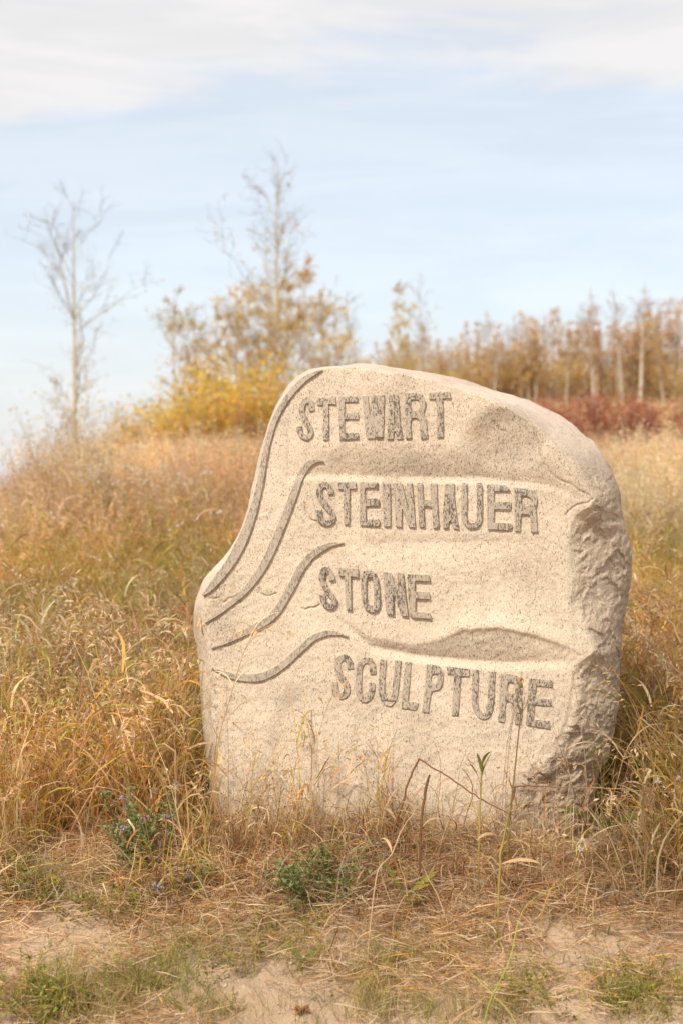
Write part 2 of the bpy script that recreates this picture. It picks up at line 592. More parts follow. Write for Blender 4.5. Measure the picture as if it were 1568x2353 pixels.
def build_boulder():
    n = 480
    a = np.linspace(-1, 1, n)
    A, B = np.meshgrid(a, a)
    A, B = A.ravel(), B.ravel()
    s = np.maximum(np.abs(A), np.abs(B))
    asp = 1.22
    th = np.arctan2(B * asp, A)
    oc = out_c - CEN
    oth = np.arctan2(oc[:, 1], oc[:, 0])
    orad = np.hypot(oc[:, 0], oc[:, 1])
    o = np.argsort(oth)
    oth, orad = oth[o], orad[o]
    R = np.interp(th, np.concatenate([oth - 2 * np.pi, oth, oth + 2 * np.pi]), np.tile(orad, 3))
    x = CEN[0] + s * R * np.cos(th)
    z = CEN[1] + s * R * np.sin(th)
    p2 = np.stack([x, z], 1)
    d_in = seg_dist(p2, inn_c[::2])
    d_out = seg_dist(p2, out_c[::2])
    ins = inside(p2, inn_c)
    u = np.where(ins, 0, d_in / np.maximum(d_in + d_out, 1e-6))
    u[s > 0.9999] = 1.0
    right = sstep(0.55, 0.85, x + 0.10 * (0.9 - z))
    top = sstep(1.25, 1.6, z)
    T = 0.10 + 0.26 * top + right * (0.11 + 0.08 * sstep(0.4, 0.9, z))
    k_ = 0.62 + 0.3 * top * (1 - right)
    prof = k_ * u ** 1.02 + (1 - k_) * (1 - np.sqrt(np.clip(1 - u * u, 0, 1)))
    rough = right * sstep(0.02, 0.18, u) * sstep(1.50, 1.22, z)
    rough = np.maximum(rough, sstep(0.42, 0.30, z) * sstep(0.55, 0.72, x) * sstep(0.0, 0.1, u))
    y = face_base(x, z) + np.where(ins, relief(x, z), relief(x, z) * (1 - u)) + T * prof
    p3 = np.stack([x, y * 0.6, z], 1)
    big = fbm(p3, 5, 5, 50, 0.55)
    chip = np.abs(fbm(p3, 26, 4, 60, 0.65))
    fr = np.random.default_rng(404)
    jit = np.stack([fbm(p3, 12, 3, 150), fbm(p3, 12, 3, 160)], 1)
    idx = np.where(rough > 0.01)[0]
    for cnt_, amp, slope, jw in ((60, 0.002, 0.07, 0.04), (500, 0.0013, 0.11, 0.02), (2200, 0.0011, 0.18, 0.008)):
        seeds = np.stack([fr.uniform(0.45, 1.15, cnt_), fr.uniform(-0.2, 1.6, cnt_)], 1)
        off = fr.uniform(-amp, amp, cnt_)
        gr = fr.normal(0, slope, (cnt_, 2))
        q2 = p2[idx] + jw * jit[idx]
        best = np.full(len(idx), 1e9)
        val = np.zeros(len(idx))
        for sd, o_, g_ in zip(seeds, off, gr):
            dv = q2 - sd
            d2 = (dv ** 2).sum(1)
            hit = d2 < best
            val[hit] = (o_ + dv @ g_)[hit]
            best = np.minimum(best, d2)
        y[idx] = y[idx] + rough[idx] * np.clip(val, -2.5 * amp, 2.5 * amp)
    y = y + rough * (0.012 * fbm(p3, 4, 2, 55) + 0.0035 * big - 0.004)
    y = y + (u > 0) * (1 - rough) * u * 0.010 * fbm(p3, 9, 4, 70)
    y = y + 0.0016 * fbm(p3, 60, 3, 80)
    # ledge broken out low on the right
    zl = curve_y(x, [(1080, 1850), (1150, 1800), (1195, 1768), (1245, 1775), (1290, 1745), (1360, 1760)])
    y = y + 0.016 * sstep(0.0, 0.02, zl - z) * sstep(0.60, 0.68, x) * sstep(0.0, 0.3, u) * np.exp(-np.maximum(zl - z, 0) / 0.12)
    # fissures
    rustm = np.zeros(len(x))
    for c in CRACKS:
        cc = np.asarray(c, float) * 1568 / 2333
        poly = flat(catmull(cc, 4), Y0)
        poly = poly + 0.003 * np.stack([np.sin(np.arange(len(poly)) * 2.1), np.cos(np.arange(len(poly)) * 1.7)], 1)
        m = np.exp(-(seg_dist(p2, poly, False) / 0.0030) ** 2)
        y = y + 0.007 * m
        rustm = np.maximum(rustm, 0.2 * m)
    # ragged outline
    edge = s > 0.985
    wob = 0.006 * fbm(p3, 14, 4, 90) * edge * (0.4 + 0.8 * right)
    x = x + wob * np.cos(th)
    z = z + wob * np.sin(th)
    # weathering masks, plus the shade of two hollows painted in
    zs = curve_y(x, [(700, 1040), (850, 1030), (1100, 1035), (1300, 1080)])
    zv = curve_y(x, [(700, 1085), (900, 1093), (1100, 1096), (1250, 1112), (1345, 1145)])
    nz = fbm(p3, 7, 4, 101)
    stain_shade = 1.05 * sstep(0.05, 0.0, np.abs(z - (zs + zv) / 2) - 0.025) * amp_x(x, [(690, 0), (780, 0.6), (950, 1.0), (1150, 0.7), (1300, 0.1)]) * (0.7 + 0.4 * nz)
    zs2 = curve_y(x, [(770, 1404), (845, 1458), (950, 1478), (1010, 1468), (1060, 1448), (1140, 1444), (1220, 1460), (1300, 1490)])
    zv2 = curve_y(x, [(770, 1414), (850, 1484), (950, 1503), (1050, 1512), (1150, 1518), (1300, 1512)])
    stain_shade = np.maximum(stain_shade, sstep(0, 0.012, zs2 - z) * sstep(0, 0.012, z - zv2 + 0.01) * amp_x(x, [(820, 0), (880, 0.5), (1150, 0.4), (1290, 0)]))  # overhang shade of the lens-shaped hollow, painted as darker stone
    cd = flat([(1150, 1005)], Y0)[0]
    dd = np.sqrt(((x - cd[0] - 0.02) / 0.17) ** 2 + ((z - cd[1]) / 0.135) ** 2) + 0.18 * nz
    dent = (1 - sstep(0.55, 1.05, dd))
    stain_shade = np.maximum(stain_shade, 0.75 * dent + 0.3 * dent * nz)
    cr = flat([(1098, 1000)], Y0)[0]
    rustm = np.maximum(rustm, 0.8 * np.exp(-(((x - cr[0]) / 0.035) ** 2 + ((z - cr[1]) / 0.05) ** 2)) * (0.7 + 0.6 * nz))
    rustm = np.maximum(rustm, sstep(0.32, 0.05, z) * sstep(0.45, 0.75, x) * (0.55 + 0.3 * nz))
    rustm = np.maximum(rustm, 0.35 * sstep(0.22, 0.0, z))
    # shade of the broad shallow dish, painted as a darker patch
    c = flat([(1200, 1345)], Y0)[0]
    stain_shade = np.maximum(stain_shade, 0.30 * np.exp(-(((x - c[0]) / 0.17) ** 2 + ((z - c[1]) / 0.11) ** 2)) * (0.8 + 0.5 * nz))
    mot = fbm(p3, 4.5, 5, 140, 0.6)
    stain_shade = np.maximum(stain_shade, sstep(0.5, 1.0, x + 0.25 * (z - 0.9)) * np.clip(0.22 + 0.45 * mot, 0, 0.6))
    stain_shade = np.maximum(stain_shade, np.clip(0.42 * mot, 0, 0.4))
    rustm = np.maximum(rustm, sstep(0.20, 0.02, z) * np.clip(0.45 + 0.5 * nz, 0, 0.8))
    cols = np.clip(np.stack([rough, stain_shade, rustm], 1), 0, 1)
    verts = np.stack([x, y, z], 1)
    ii, jj = np.meshgrid(np.arange(n - 1), np.arange(n - 1))
    q = (jj * n + ii).ravel()
    quads = np.stack([q, q + 1, q + n + 1, q + n], 1)
    ring = list(range(n)) + [k * n + n - 1 for k in range(1, n)] + [(n - 1) * n + k for k in range(n - 2, -1, -1)] + [k * n for k in range(n - 2, 0, -1)]
    ring = np.array(ring)
    m = len(ring)
    prev = ring
    allv, allc, fs = [verts], [cols], [quads]
    cnt = len(verts)
    bc = np.array([CEN[0], 0, CEN[1]])
    for k, f in enumerate((0.985, 0.93, 0.8, 0.55, 0.25)):
        rv = verts[ring].copy()
        rv[:, 0] = CEN[0] + (rv[:, 0] - CEN[0]) * f
        rv[:, 2] = CEN[1] + (rv[:, 2] - CEN[1]) * f
        dep = [0.05, 0.13, 0.22, 0.27, 0.29][k]
        rv[:, 1] = (rv[:, 1] * (1 - k / 5) + 5.42 * (k / 5)) + dep + 0.02 * fbm(rv, 3, 3, 200 + k)
        idx = np.arange(cnt, cnt + m)
        fs.append(np.stack([prev, idx, np.roll(idx, -1), np.roll(prev, -1)], 1)[:, ::-1])
        allv.append(rv)
        allc.append(np.tile([[0.35, 0.1, 0.1]], (m, 1)))
        cnt += m
        prev = idx
    allv.append(np.array([[CEN[0], 5.73, CEN[1]]]))
    allc.append(np.array([[0.35, 0.1, 0.1]]))
    tri = np.stack([prev, np.full(m, cnt), np.roll(prev, -1)], 1)[:, ::-1]
    fs.append(tri)
    me = mesh_np('carved_boulder', np.concatenate(allv), fs, M_STONE, True, np.concatenate(allc))
    crown = np.concatenate([top * (1 - rough) * sstep(0.02, 0.12, u), np.zeros(cnt + 1 - len(verts))]).astype(np.float32)
    me.attributes.new('unblasted', 'FLOAT', 'POINT').data.foreach_set('value', crown)
    return link('carved_boulder', me, label='pale granite boulder carved with four lines of raised dark lettering and four waves', cat='carved boulder')


BOULDER = build_boulder()


def surf_y(x, z):
    return face_base(x, z) + relief(x, z)


def raised(name, loops, height, mat=M_POLISH, skirt=0.03, bev=0.0012):
    """Solid standing proud of the boulder's face; loops = outer outline and holes in local (x, z)."""
    loops = [np.asarray(l, float) for l in loops]
    tris = tessellate_polygon([[Vector((p[0], p[1], 0)) for p in l] for l in loops])
    flatp = np.concatenate(loops)
    # shrink the top slightly for a worn arris
    top = []
    for k, l in enumerate(loops):
        t = np.roll(l, -1, 0) - np.roll(l, 1, 0)
        nrm = np.stack([t[:, 1], -t[:, 0]], 1)
        nrm /= np.maximum(np.linalg.norm(nrm, axis=1, keepdims=True), 1e-9)
        area = 0.5 * np.sum(l[:, 0] * np.roll(l[:, 1], -1) - np.roll(l[:, 0], -1) * l[:, 1])
        sgn = 1 if area > 0 else -1
        if k > 0:
            sgn = -sgn
        top.append(l - nrm * bev * sgn)
    topp = np.concatenate(top)
    ys = surf_y(flatp[:, 0], flatp[:, 1])
    v_top = np.stack([topp[:, 0], ys - height, topp[:, 1]], 1)
    v_edge = np.stack([flatp[:, 0], ys - height + bev, flatp[:, 1]], 1)
    fl = flatp.copy()
    v_bot = np.stack([fl[:, 0], ys + skirt, fl[:, 1]], 1)
    n = len(flatp)
    f3, f4, mi = [], [], []
    for t in tris:
        a, b, c = (v_top[i] for i in t)
        nn = np.cross(b - a, c - a)
        f3.append(tuple(t) if nn[1] < 0 else tuple(t[::-1]))
    o = 0
    for k, l in enumerate(loops):
        m = len(l)
        area = 0.5 * np.sum(l[:, 0] * np.roll(l[:, 1], -1) - np.roll(l[:, 0], -1) * l[:, 1])
        ccw = (area > 0) != (k > 0)
        for i in range(m):
            j = (i + 1) % m
            for lo, hi in ((n, 0), (2 * n, n)):
                qd = (hi + o + i, hi + o + j, lo + o + j, lo + o + i)
                f4.append(qd[::-1] if ccw else qd)
        o += m
    mi = [0] * len(f3) + [0, 1] * (len(f4) // 2)
    me = mesh_np(name, np.concatenate([v_top, v_edge, v_bot]), [np.array(f3), np.array(f4)], [mat, M_SIDE], False, None, mi)
    return link(name, me, BOULDER)


def resample(l, step):
    l = np.asarray(l, float)
    out = []
    for a, b in zip(l, np.roll(l, -1, 0)):
        k = max(1, int(round(np.linalg.norm(b - a) / step)))
        for i in range(k):
            out.append(a + (b - a) * i / k)
    return np.array(out)


def fatten(l, d):
    """Push an outline outwards by d."""
    t = np.roll(l, -1, 0) - np.roll(l, 1, 0)
    nr = np.stack([t[:, 1], -t[:, 0]], 1)
    nr /= np.maximum(np.linalg.norm(nr, axis=1, keepdims=True), 1e-9)
    area = 0.5 * np.sum(l[:, 0] * np.roll(l[:, 1], -1) - np.roll(l[:, 0], -1) * l[:, 1])
    return l + nr * d * (1 if area > 0 else -1)


def chaikin(l, it=1):
    l = np.asarray(l, float)
    for _ in range(it):
        nx = np.roll(l, -1, 0)
        l = np.stack([l * 0.75 + nx * 0.25, l * 0.25 + nx * 0.75], 1).reshape(-1, 2)
    return l


def stroke(pts, width):
    """Outline of a brush stroke; width a number or one per point."""
    p = np.asarray(pts, float)
    if np.isscalar(width):
        width = np.full(len(p), float(width))
    c = catmull(np.column_stack([p, width]), 5)
    p, wd = c[:, :2], c[:, 2]
    t = np.gradient(p, axis=0)
    t /= np.linalg.norm(t, axis=1, keepdims=True)
    nr = np.stack([-t[:, 1], t[:, 0]], 1)
    return np.concatenate([p + nr * wd[:, None] / 2, (p - nr * wd[:, None] / 2)[::-1]])


ZA, ZB = (1000, 1320, 300 / 1568), (1280, 1320, 300 / 1568)
ZC, ZD, ZE = (1060, 1630, 300 / 1568), (1340, 1630, 300 / 1568), (1580, 1630, 300 / 1568)
ZF = (1070, 1920, 420 / 1568)
ZG, ZH = (1110, 2220, 390 / 1568), (1500, 2240, 390 / 1568)
# (tracing window, kind, points, stroke width or hole)
GLYPHS = [
    # first line
    (ZA, 's', [(335, 402), (322, 290), (300, 230), (250, 207), (195, 240), (152, 330), (155, 420), (190, 520), (250, 630), (300, 730), (312, 815), (275, 875), (215, 892), (150, 850), (115, 780), (106, 692)], 86),
    (ZA, 'p', [(432, 180), (755, 165), (770, 290), (632, 280), (638, 930), (545, 935), (545, 300), (440, 295)], None),
    (ZA, 'p', [(832, 160), (1150, 155), (1168, 245), (920, 245), (920, 455), (1165, 455), (1170, 560), (915, 560), (915, 815), (1165, 815), (1175, 922), (838, 935)], None),
    (ZA, 'p', [(1248, 150), (1332, 148), (1385, 560), (1412, 145), (1490, 145), (1532, 540), (1558, 140), (1634, 132), (1614, 915), (1497, 925), (1478, 840), (1460, 920), (1330, 915), (1290, 600)], None),
    (ZB, 'p', [(272, 130), (415, 124), (430, 300), (455, 620), (500, 925), (405, 930), (388, 790), (345, 790), (330, 930), (232, 935), (240, 700), (262, 480)], [(350, 430), (366, 430), (378, 650), (342, 650)]),
    (ZB, 'r', [(553, 112), (553, 112), (800, 108), (860, 145), (905, 230), (912, 320), (893, 410), (865, 460), (905, 540), (935, 760), (950, 915), (950, 915), (835, 930), (835, 930), (820, 620), (780, 560), (720, 540), (655, 560), (640, 640), (655, 910), (655, 910), (570, 925), (570, 925), (560, 600)], [(640, 225), (660, 215), (780, 215), (820, 260), (825, 370), (790, 425), (680, 435), (635, 405)]),
    (ZB, 'p', [(978, 102), (1340, 95), (1355, 205), (1215, 205), (1225, 910), (1125, 905), (1110, 210), (982, 212)], None),
    # second line
    (ZC, 's', [(368, 300), (352, 215), (305, 145), (240, 127), (182, 160), (152, 250), (170, 350), (225, 440), (300, 540), (370, 630), (405, 710), (370, 790), (290, 830), (210, 795), (168, 720), (155, 600)], 92),
    (ZC, 'p', [(500, 95), (805, 80), (815, 200), (695, 205), (690, 845), (610, 850), (595, 215), (505, 205)], None),
    (ZC, 'p', [(888, 88), (1200, 90), (1205, 185), (970, 185), (975, 395), (1225, 390), (1230, 510), (985, 515), (985, 765), (1235, 770), (1240, 880), (895, 865)], None),
    (ZC, 'p', [(1308, 100), (1415, 105), (1420, 300), (1435, 880), (1325, 880), (1305, 500)], None),
    (ZD, 'p', [(45, 97), (165, 97), (278, 560), (275, 100), (350, 100), (385, 600), (410, 895), (300, 895), (168, 520), (165, 890), (70, 885), (55, 400)], None),
    (ZD, 'p', [(445, 110), (535, 105), (548, 415), (695, 415), (690, 115), (790, 110), (800, 500), (825, 905), (735, 910), (718, 530), (555, 520), (575, 895), (490, 890), (465, 500)], None),
    (ZD, 'p', [(945, 118), (1100, 115), (1095, 300), (1120, 600), (1175, 925), (1085, 920), (1045, 770), (1000, 800), (985, 915), (915, 915), (910, 600), (935, 300)], [(1003, 480), (1020, 480), (1035, 690), (995, 680)]),
    (ZE, 's', [(28, 108), (25, 400), (18, 640), (35, 760), (90, 850), (160, 876), (235, 850), (282, 770), (293, 600), (290, 112)], 86),
    (ZE, 'p', [(435, 140), (530, 125), (620, 140), (790, 165), (825, 250), (545, 250), (540, 450), (840, 450), (830, 580), (545, 575), (535, 820), (850, 835), (850, 905), (790, 945), (440, 930), (435, 800)], None),
    (ZE, 'r', [(915, 195), (915, 195), (1000, 205), (1230, 240), (1275, 290), (1295, 380), (1295, 480), (1258, 550), (1282, 620), (1285, 760), (1300, 980), (1300, 980), (1195, 970), (1195, 970), (1190, 720), (1170, 670), (1030, 655), (1005, 690), (1000, 965), (1000, 965), (920, 960), (920, 960), (910, 600)], [(1020, 330), (1130, 335), (1195, 370), (1215, 430), (1180, 500), (1100, 530), (1030, 525), (1015, 440)]),
    # third line
    (ZF, 's', [(242, 245), (225, 180), (195, 125), (150, 108), (114, 150), (108, 220), (135, 300), (190, 390), (245, 460), (268, 520), (240, 570), (195, 580), (150, 545), (125, 490), (110, 430)], 66),
    (ZF, 'p', [(318, 85), (570, 105), (565, 200), (472, 190), (482, 625), (425, 620), (400, 185), (335, 182)], None),
    (ZF, 'o', [(615, 160), (650, 122), (720, 118), (790, 140), (820, 190), (845, 400), (850, 560), (825, 620), (770, 655), (710, 645), (650, 590), (615, 450), (608, 250)], [(672, 230), (690, 200), (740, 195), (770, 225), (778, 400), (782, 540), (755, 572), (720, 565), (685, 520), (668, 400)]),
    (ZF, 'p', [(893, 135), (985, 150), (1086, 440), (1078, 145), (1145, 150), (1165, 400), (1205, 695), (1128, 690), (1012, 400), (1025, 680), (940, 665), (915, 450)], None),
    (ZF, 'p', [(1205, 165), (1470, 170), (1485, 245), (1290, 240), (1290, 385), (1470, 390), (1480, 475), (1300, 465), (1295, 645), (1485, 655), (1500, 725), (1270, 710), (1235, 690), (1215, 430)], None),
    # fourth line
    (ZG, 's', [(350, 277), (335, 190), (290, 132), (240, 127), (190, 170), (175, 250), (195, 340), (240, 420), (290, 500), (296, 580), (268, 635), (215, 655), (160, 622), (138, 550), (135, 465)], 80),
    (ZG, 's', [(655, 342), (645, 220), (610, 165), (550, 160), (495, 210), (470, 300), (462, 430), (460, 560), (480, 640), (530, 690), (580, 682), (620, 625), (640, 560), (638, 465)], 74),
    (ZG, 's', [(800, 150), (785, 350), (777, 550), (800, 660), (860, 735), (915, 712), (955, 620), (975, 450), (1005, 155)], 76),
    (ZG, 'p', [(1105, 175), (1175, 175), (1160, 400), (1130, 710), (1275, 730), (1240, 820), (1050, 800), (1075, 500)], None),
    (ZG, 'r', [(1395, 200), (1395, 200), (1490, 205), (1570, 225), (1605, 290), (1612, 380), (1600, 460), (1560, 540), (1450, 555), (1425, 700), (1410, 850), (1410, 850), (1335, 845), (1335, 845), (1365, 550)], [(1450, 320), (1520, 320), (1545, 350), (1540, 430), (1515, 460), (1445, 460)]),
    (ZH, 'p', [(95, 145), (400, 175), (390, 270), (280, 262), (265, 450), (240, 805), (160, 795), (180, 500), (195, 250), (105, 243)], None),
    (ZH, 's', [(478, 180), (475, 400), (468, 600), (492, 720), (550, 795), (610, 800), (655, 745), (682, 600), (692, 400), (705, 205)], 74),
    (ZH, 'r', [(825, 230), (825, 230), (1000, 240), (1080, 285), (1105, 370), (1110, 450), (1085, 520), (1100, 600), (1100, 750), (1080, 905), (1080, 905), (1005, 895), (1005, 895), (1000, 700), (975, 620), (930, 592), (880, 600), (870, 750), (862, 880), (862, 880), (788, 870), (788, 870), (800, 600)], [(908, 345), (940, 338), (995, 350), (1018, 390), (1018, 470), (985, 500), (900, 490)]),
    (ZH, 'p', [(1200, 290), (1495, 310), (1505, 395), (1285, 380), (1275, 550), (1480, 560), (1495, 650), (1265, 635), (1250, 840), (1460, 855), (1470, 960), (1160, 910), (1175, 650)], None),
]
HEIGHTS = [0.008] * 7 + [0.010] * 10 + [0.013] * 5 + [0.006] * 9
for (win, kind, pts, extra), hgt in zip(GLYPHS, HEIGHTS):
    def to_local(l):
        l = np.asarray(l, float) * win[2] + np.array(win[:2])
        return flat(l * 1568 / 2333, Y0 - hgt)
    if kind == 's':
        loops = [stroke(pts, extra)]
    elif kind == 'p':
        loops = [np.array(pts, float)] + ([np.array(extra, float)] if extra else [])
    else:
        loops = [chaikin(pts, 2), chaikin(extra, 2)]
    loops = [fatten(to_local(resample(l, 24)), 0.0013 if k == 0 else -0.0013) for k, l in enumerate(loops)]
    loops = [l + RNG.normal(0, 0.0003, l.shape) for l in loops]
    raised('letter', loops, hgt)

R1, R3 = (600, 1150, 900 / 1568), (600, 1900, 900 / 1568)
WAVES = [
    [(R1, 872, 182, 5), (R1, 830, 200, 20), (R1, 760, 240, 34), (R1, 690, 310, 36), (R1, 630, 395, 34), (R1, 580, 490, 34), (R1, 545, 600, 34), (R1, 518, 730, 36), (R1, 495, 860, 40), (R1, 460, 1010, 46), (R1, 415, 1150, 56), (R1, 365, 1260, 60), (R1, 300, 1370, 56), (R1, 230, 1460, 46), (R1, 180, 1520, 32), (R1, 140, 1552, 14)],
    [(R1, 880, 738, 5), (R1, 840, 735, 20), (R1, 790, 755, 38), (R1, 745, 815, 42), (R1, 705, 920, 44), (R1, 665, 1030, 46), (R1, 620, 1140, 48), (R1, 570, 1260, 48), (R1, 515, 1370, 46), (R3, 440, 173, 42), (R3, 370, 248, 36), (R3, 300, 305, 32), (R3, 230, 360, 24), (R3, 155, 412, 10)],
    [(R1, 1000, 1232, 5), (R1, 930, 1240, 22), (R1, 860, 1270, 38), (R1, 790, 1325, 44), (R1, 735, 1400, 46), (R1, 690, 1490, 46), (R3, 650, 253, 46), (R3, 600, 335, 46), (R3, 530, 400, 46), (R3, 440, 450, 40), (R3, 340, 500, 34), (R3, 260, 540, 20), (R3, 195, 565, 8)],
    [(R3, 1025, 487, 4), (R3, 960, 467, 20), (R3, 890, 468, 34), (R3, 810, 503, 38), (R3, 740, 565, 40), (R3, 660, 640, 42), (R3, 580, 700, 44), (R3, 500, 735, 48), (R3, 420, 742, 46), (R3, 340, 735, 38), (R3, 270, 715, 26), (R3, 200, 685, 8)],
]
for wv in WAVES:
    pts = np.array([(r[0] + x * r[2], r[1] + y * r[2], wd * r[2]) for r, x, y, wd in wv]) * 1568 / 2333
    l = stroke(pts[:, :2], pts[:, 2])
    l = flat(l, Y0 - 0.010)
    raised('wave_band', [l + RNG.normal(0, 0.0003, l.shape)], 0.010, M_WAVE)


# ------------------------------------------------------------------ plants: blades and stems
class Geo:
    def __init__(self):
        self.v, self.f, self.c, self.n = [], [], [], 0

    def add(self, v, f, c):
        self.v.append(np.asarray(v, float))
        self.f.append(np.asarray(f, int) + self.n)
        self.c.append(np.asarray(c, float))
        self.n += len(v)

    def mesh(self, name, mat, smooth=True):
        four = [f for f in self.f if f.shape[1] == 4]
        three = [f for f in self.f if f.shape[1] == 3]
        fs = ([np.concatenate(four)] if four else []) + ([np.concatenate(three)] if three else [])
        return mesh_np(name, np.concatenate(self.v), fs, mat, smooth, np.concatenate(self.c))


def ribbons(geo, base, az, lean, length, droop, width, c0, c1, segs=5, wander=0.25, twist=0.6, rng=RNG, belly=0.0):
    """Many grass blades / leaves at once. lean: angle from vertical at the foot; droop: total extra bend towards the tip."""
    n = len(base)
    base = np.asarray(base, float)

    def arr(a):
        return np.full(n, a, float) if np.isscalar(a) else np.asarray(a, float)
    az, lean, length, droop, width = map(arr, (az, lean, length, droop, width))
    c0 = np.broadcast_to(np.asarray(c0, float), (n, 3))
    c1 = np.broadcast_to(np.asarray(c1, float), (n, 3))
    pts = [base]
    p = base.copy()
    a = az.copy()
    tw = rng.normal(0, twist, n)
    vs, cs = [], []
    for k in range(segs + 1):
        t = k / segs
        th = lean + droop * t ** 1.4
        d = np.stack([np.sin(th) * np.cos(a), np.sin(th) * np.sin(a), np.cos(th)], 1)
        side = np.stack([-np.sin(a), np.cos(a), np.zeros(n)], 1)
        up = np.cross(side, d)
        tt = tw * (0.4 + t)
        sv = side * np.cos(tt)[:, None] + up * np.sin(tt)[:, None]
        if belly:
            wd = width * (math.sin(math.pi * min(max(t, 0.0), 1.0)) ** 0.75 * 0.95 + 0.06)
        else:
            wd = width * (0.55 + 0.9 * t - 1.4 * t * t) if t < 1 else width * 0.04
        vs.append(np.stack([p - sv * wd[:, None] / 2, p + sv * wd[:, None] / 2], 1))
        cc = c0 * (1 - t) + c1 * t
        cs.append(np.stack([cc, cc], 1))
        p = p + d * (length / segs)[:, None]
        a = a + rng.normal(0, wander, n)
    V = np.stack(vs, 1).reshape(n, -1, 3)
    C = np.stack(cs, 1).reshape(n, -1, 3)
    m = 2 * (segs + 1)
    q = np.array([[2 * k, 2 * k + 1, 2 * k + 3, 2 * k + 2] for k in range(segs)])
    Fc = (q[None] + (np.arange(n) * m)[:, None, None]).reshape(-1, 4)
    geo.add(V.reshape(-1, 3), Fc, C.reshape(-1, 3))


def tube(geo, pts, rad, col, sides=5, cap=True):
    pts = np.asarray(pts, float)
    n = len(pts)
    rad = np.full(n, rad, float) if np.isscalar(rad) else np.asarray(rad, float)
    col = np.asarray(col, float)
    if col.ndim == 1:
        col = np.tile(col, (n, 1))
    t = np.gradient(pts, axis=0)
    t /= np.maximum(np.linalg.norm(t, axis=1, keepdims=True), 1e-9)
    ref = np.array([0.0, 1.0, 0.0]) if abs(t[0][1]) < 0.8 else np.array([1.0, 0, 0])
    u = np.cross(t, ref)
    u /= np.maximum(np.linalg.norm(u, axis=1, keepdims=True), 1e-9)
    v = np.cross(t, u)
    an = np.linspace(0, 2 * np.pi, sides, endpoint=False)
    V = pts[:, None] + rad[:, None, None] * (np.cos(an)[None, :, None] * u[:, None] + np.sin(an)[None, :, None] * v[:, None])
    fs = []
    for k in range(n - 1):
        for s in range(sides):
            s2 = (s + 1) % sides
            fs.append((k * sides + s, k * sides + s2, (k + 1) * sides + s2, (k + 1) * sides + s))
    geo.add(V.reshape(-1, 3), np.array(fs), np.repeat(col, sides, 0))


def blob(geo, c, r, col, rng=RNG, squash=1.0, rough=0.25, rings=5, sides=8):
    vs, fs = [], []
    for i in range(rings + 1):
        ph = math.pi * i / rings
        for s in range(sides):
            a = 2 * math.pi * s / sides
            k = r * (1 + rng.uniform(-rough, rough))
            vs.append((c[0] + k * math.sin(ph) * math.cos(a), c[1] + k * math.sin(ph) * math.sin(a), c[2] + k * squash * math.cos(ph)))
    for i in range(rings):
        for s in range(sides):
            fs.append((i * sides + s, i * sides + (s + 1) % sides, (i + 1) * sides + (s + 1) % sides, (i + 1) * sides + s))
    geo.add(vs, np.array(fs), np.tile(col, (len(vs), 1)))


TAN, GOLD = np.array((0.66, 0.45, 0.24)), np.array((0.66, 0.385, 0.09))
STRAW, BROWN = np.array((0.78, 0.59, 0.37)), np.array((0.36, 0.19, 0.09))
RED, OLIVE = np.array((0.56, 0.25, 0.11)), np.array((0.46, 0.41, 0.08))
GREEN, GREY = np.array((0.17, 0.22, 0.06)), np.array((0.48, 0.39, 0.28))
LIME, PINK = np.array((0.40, 0.43, 0.08)), np.array((0.74, 0.50, 0.33))


def pick(rng, n, cols, wts):
    cols = np.array(cols)
    k = rng.choice(len(cols), n, p=np.array(wts) / sum(wts))
    c = cols[k] * rng.uniform(0.75, 1.2, (n, 1))
    return np.clip(c * rng.uniform(0.94, 1.06, (n, 3)), 0.01, 0.85)


def culm(geo, rng, foot, height, az, leanv, pal, wts, leaves=3, head=False, lw=0.012):
    """One dry grass stalk: stem, curled leaves at its nodes, perhaps a drooping panicle."""
    k = 6
    t = np.linspace(0, 1, k)
    d = leanv * t ** 1.6
    pts = np.stack([foot[0] + height * np.sin(d) * t * math.cos(az), foot[1] + height * np.sin(d) * t * math.sin(az), foot[2] + height * t * np.cos(d * 0.6)], 1)
    pts[:, :2] += rng.normal(0, 0.006, (k, 2)) * t[:, None]
    c = pick(rng, 1, [TAN, GOLD, STRAW, OLIVE, BROWN], [3, 3, 2, 1.2, 1])[0]
    tube(geo, pts, np.linspace(0.0016, 0.0008, k), c, 3)
    if leaves:
        h = rng.uniform(0.12, 0.8, leaves)
        bs = np.stack([np.interp(h, t, pts[:, i]) for i in range(3)], 1)
        col = pick(rng, leaves, pal, wts)
        ribbons(geo, bs, rng.uniform(0, 6.283, leaves), rng.uniform(0.25, 0.9, leaves), rng.uniform(0.09, 0.26, leaves) * min(1, height / 0.6),
                rng.uniform(0.8, 2.8, leaves), rng.uniform(0.6, 1.3, leaves) * lw, col, col * rng.uniform(0.8, 1.15, (leaves, 1)), 6, 0.4, 0.9, rng)
    if head:
        m = rng.integers(18, 30)
        h = rng.uniform(0.80, 1.0, m)
        bs = np.stack([np.interp(h, t, pts[:, i]) for i in range(3)], 1)
        a = az + rng.normal(0, 0.9, m)
        off = rng.uniform(0.01, 0.035, m) * (1.3 - h)[:] * 3
        bs += np.stack([np.cos(a) * off, np.sin(a) * off, rng.uniform(-0.01, 0.01, m)], 1)
        col = pick(rng, m, [STRAW, PINK, TAN], [3, 2, 2])
        ribbons(geo, bs, a, rng.uniform(0.6, 2.2, m), rng.uniform(0.018, 0.034, m), 0.5, rng.uniform(0.004, 0.008, m), col, col * 0.9, 2, 0.2, 1.0, rng, 1)
    return pts


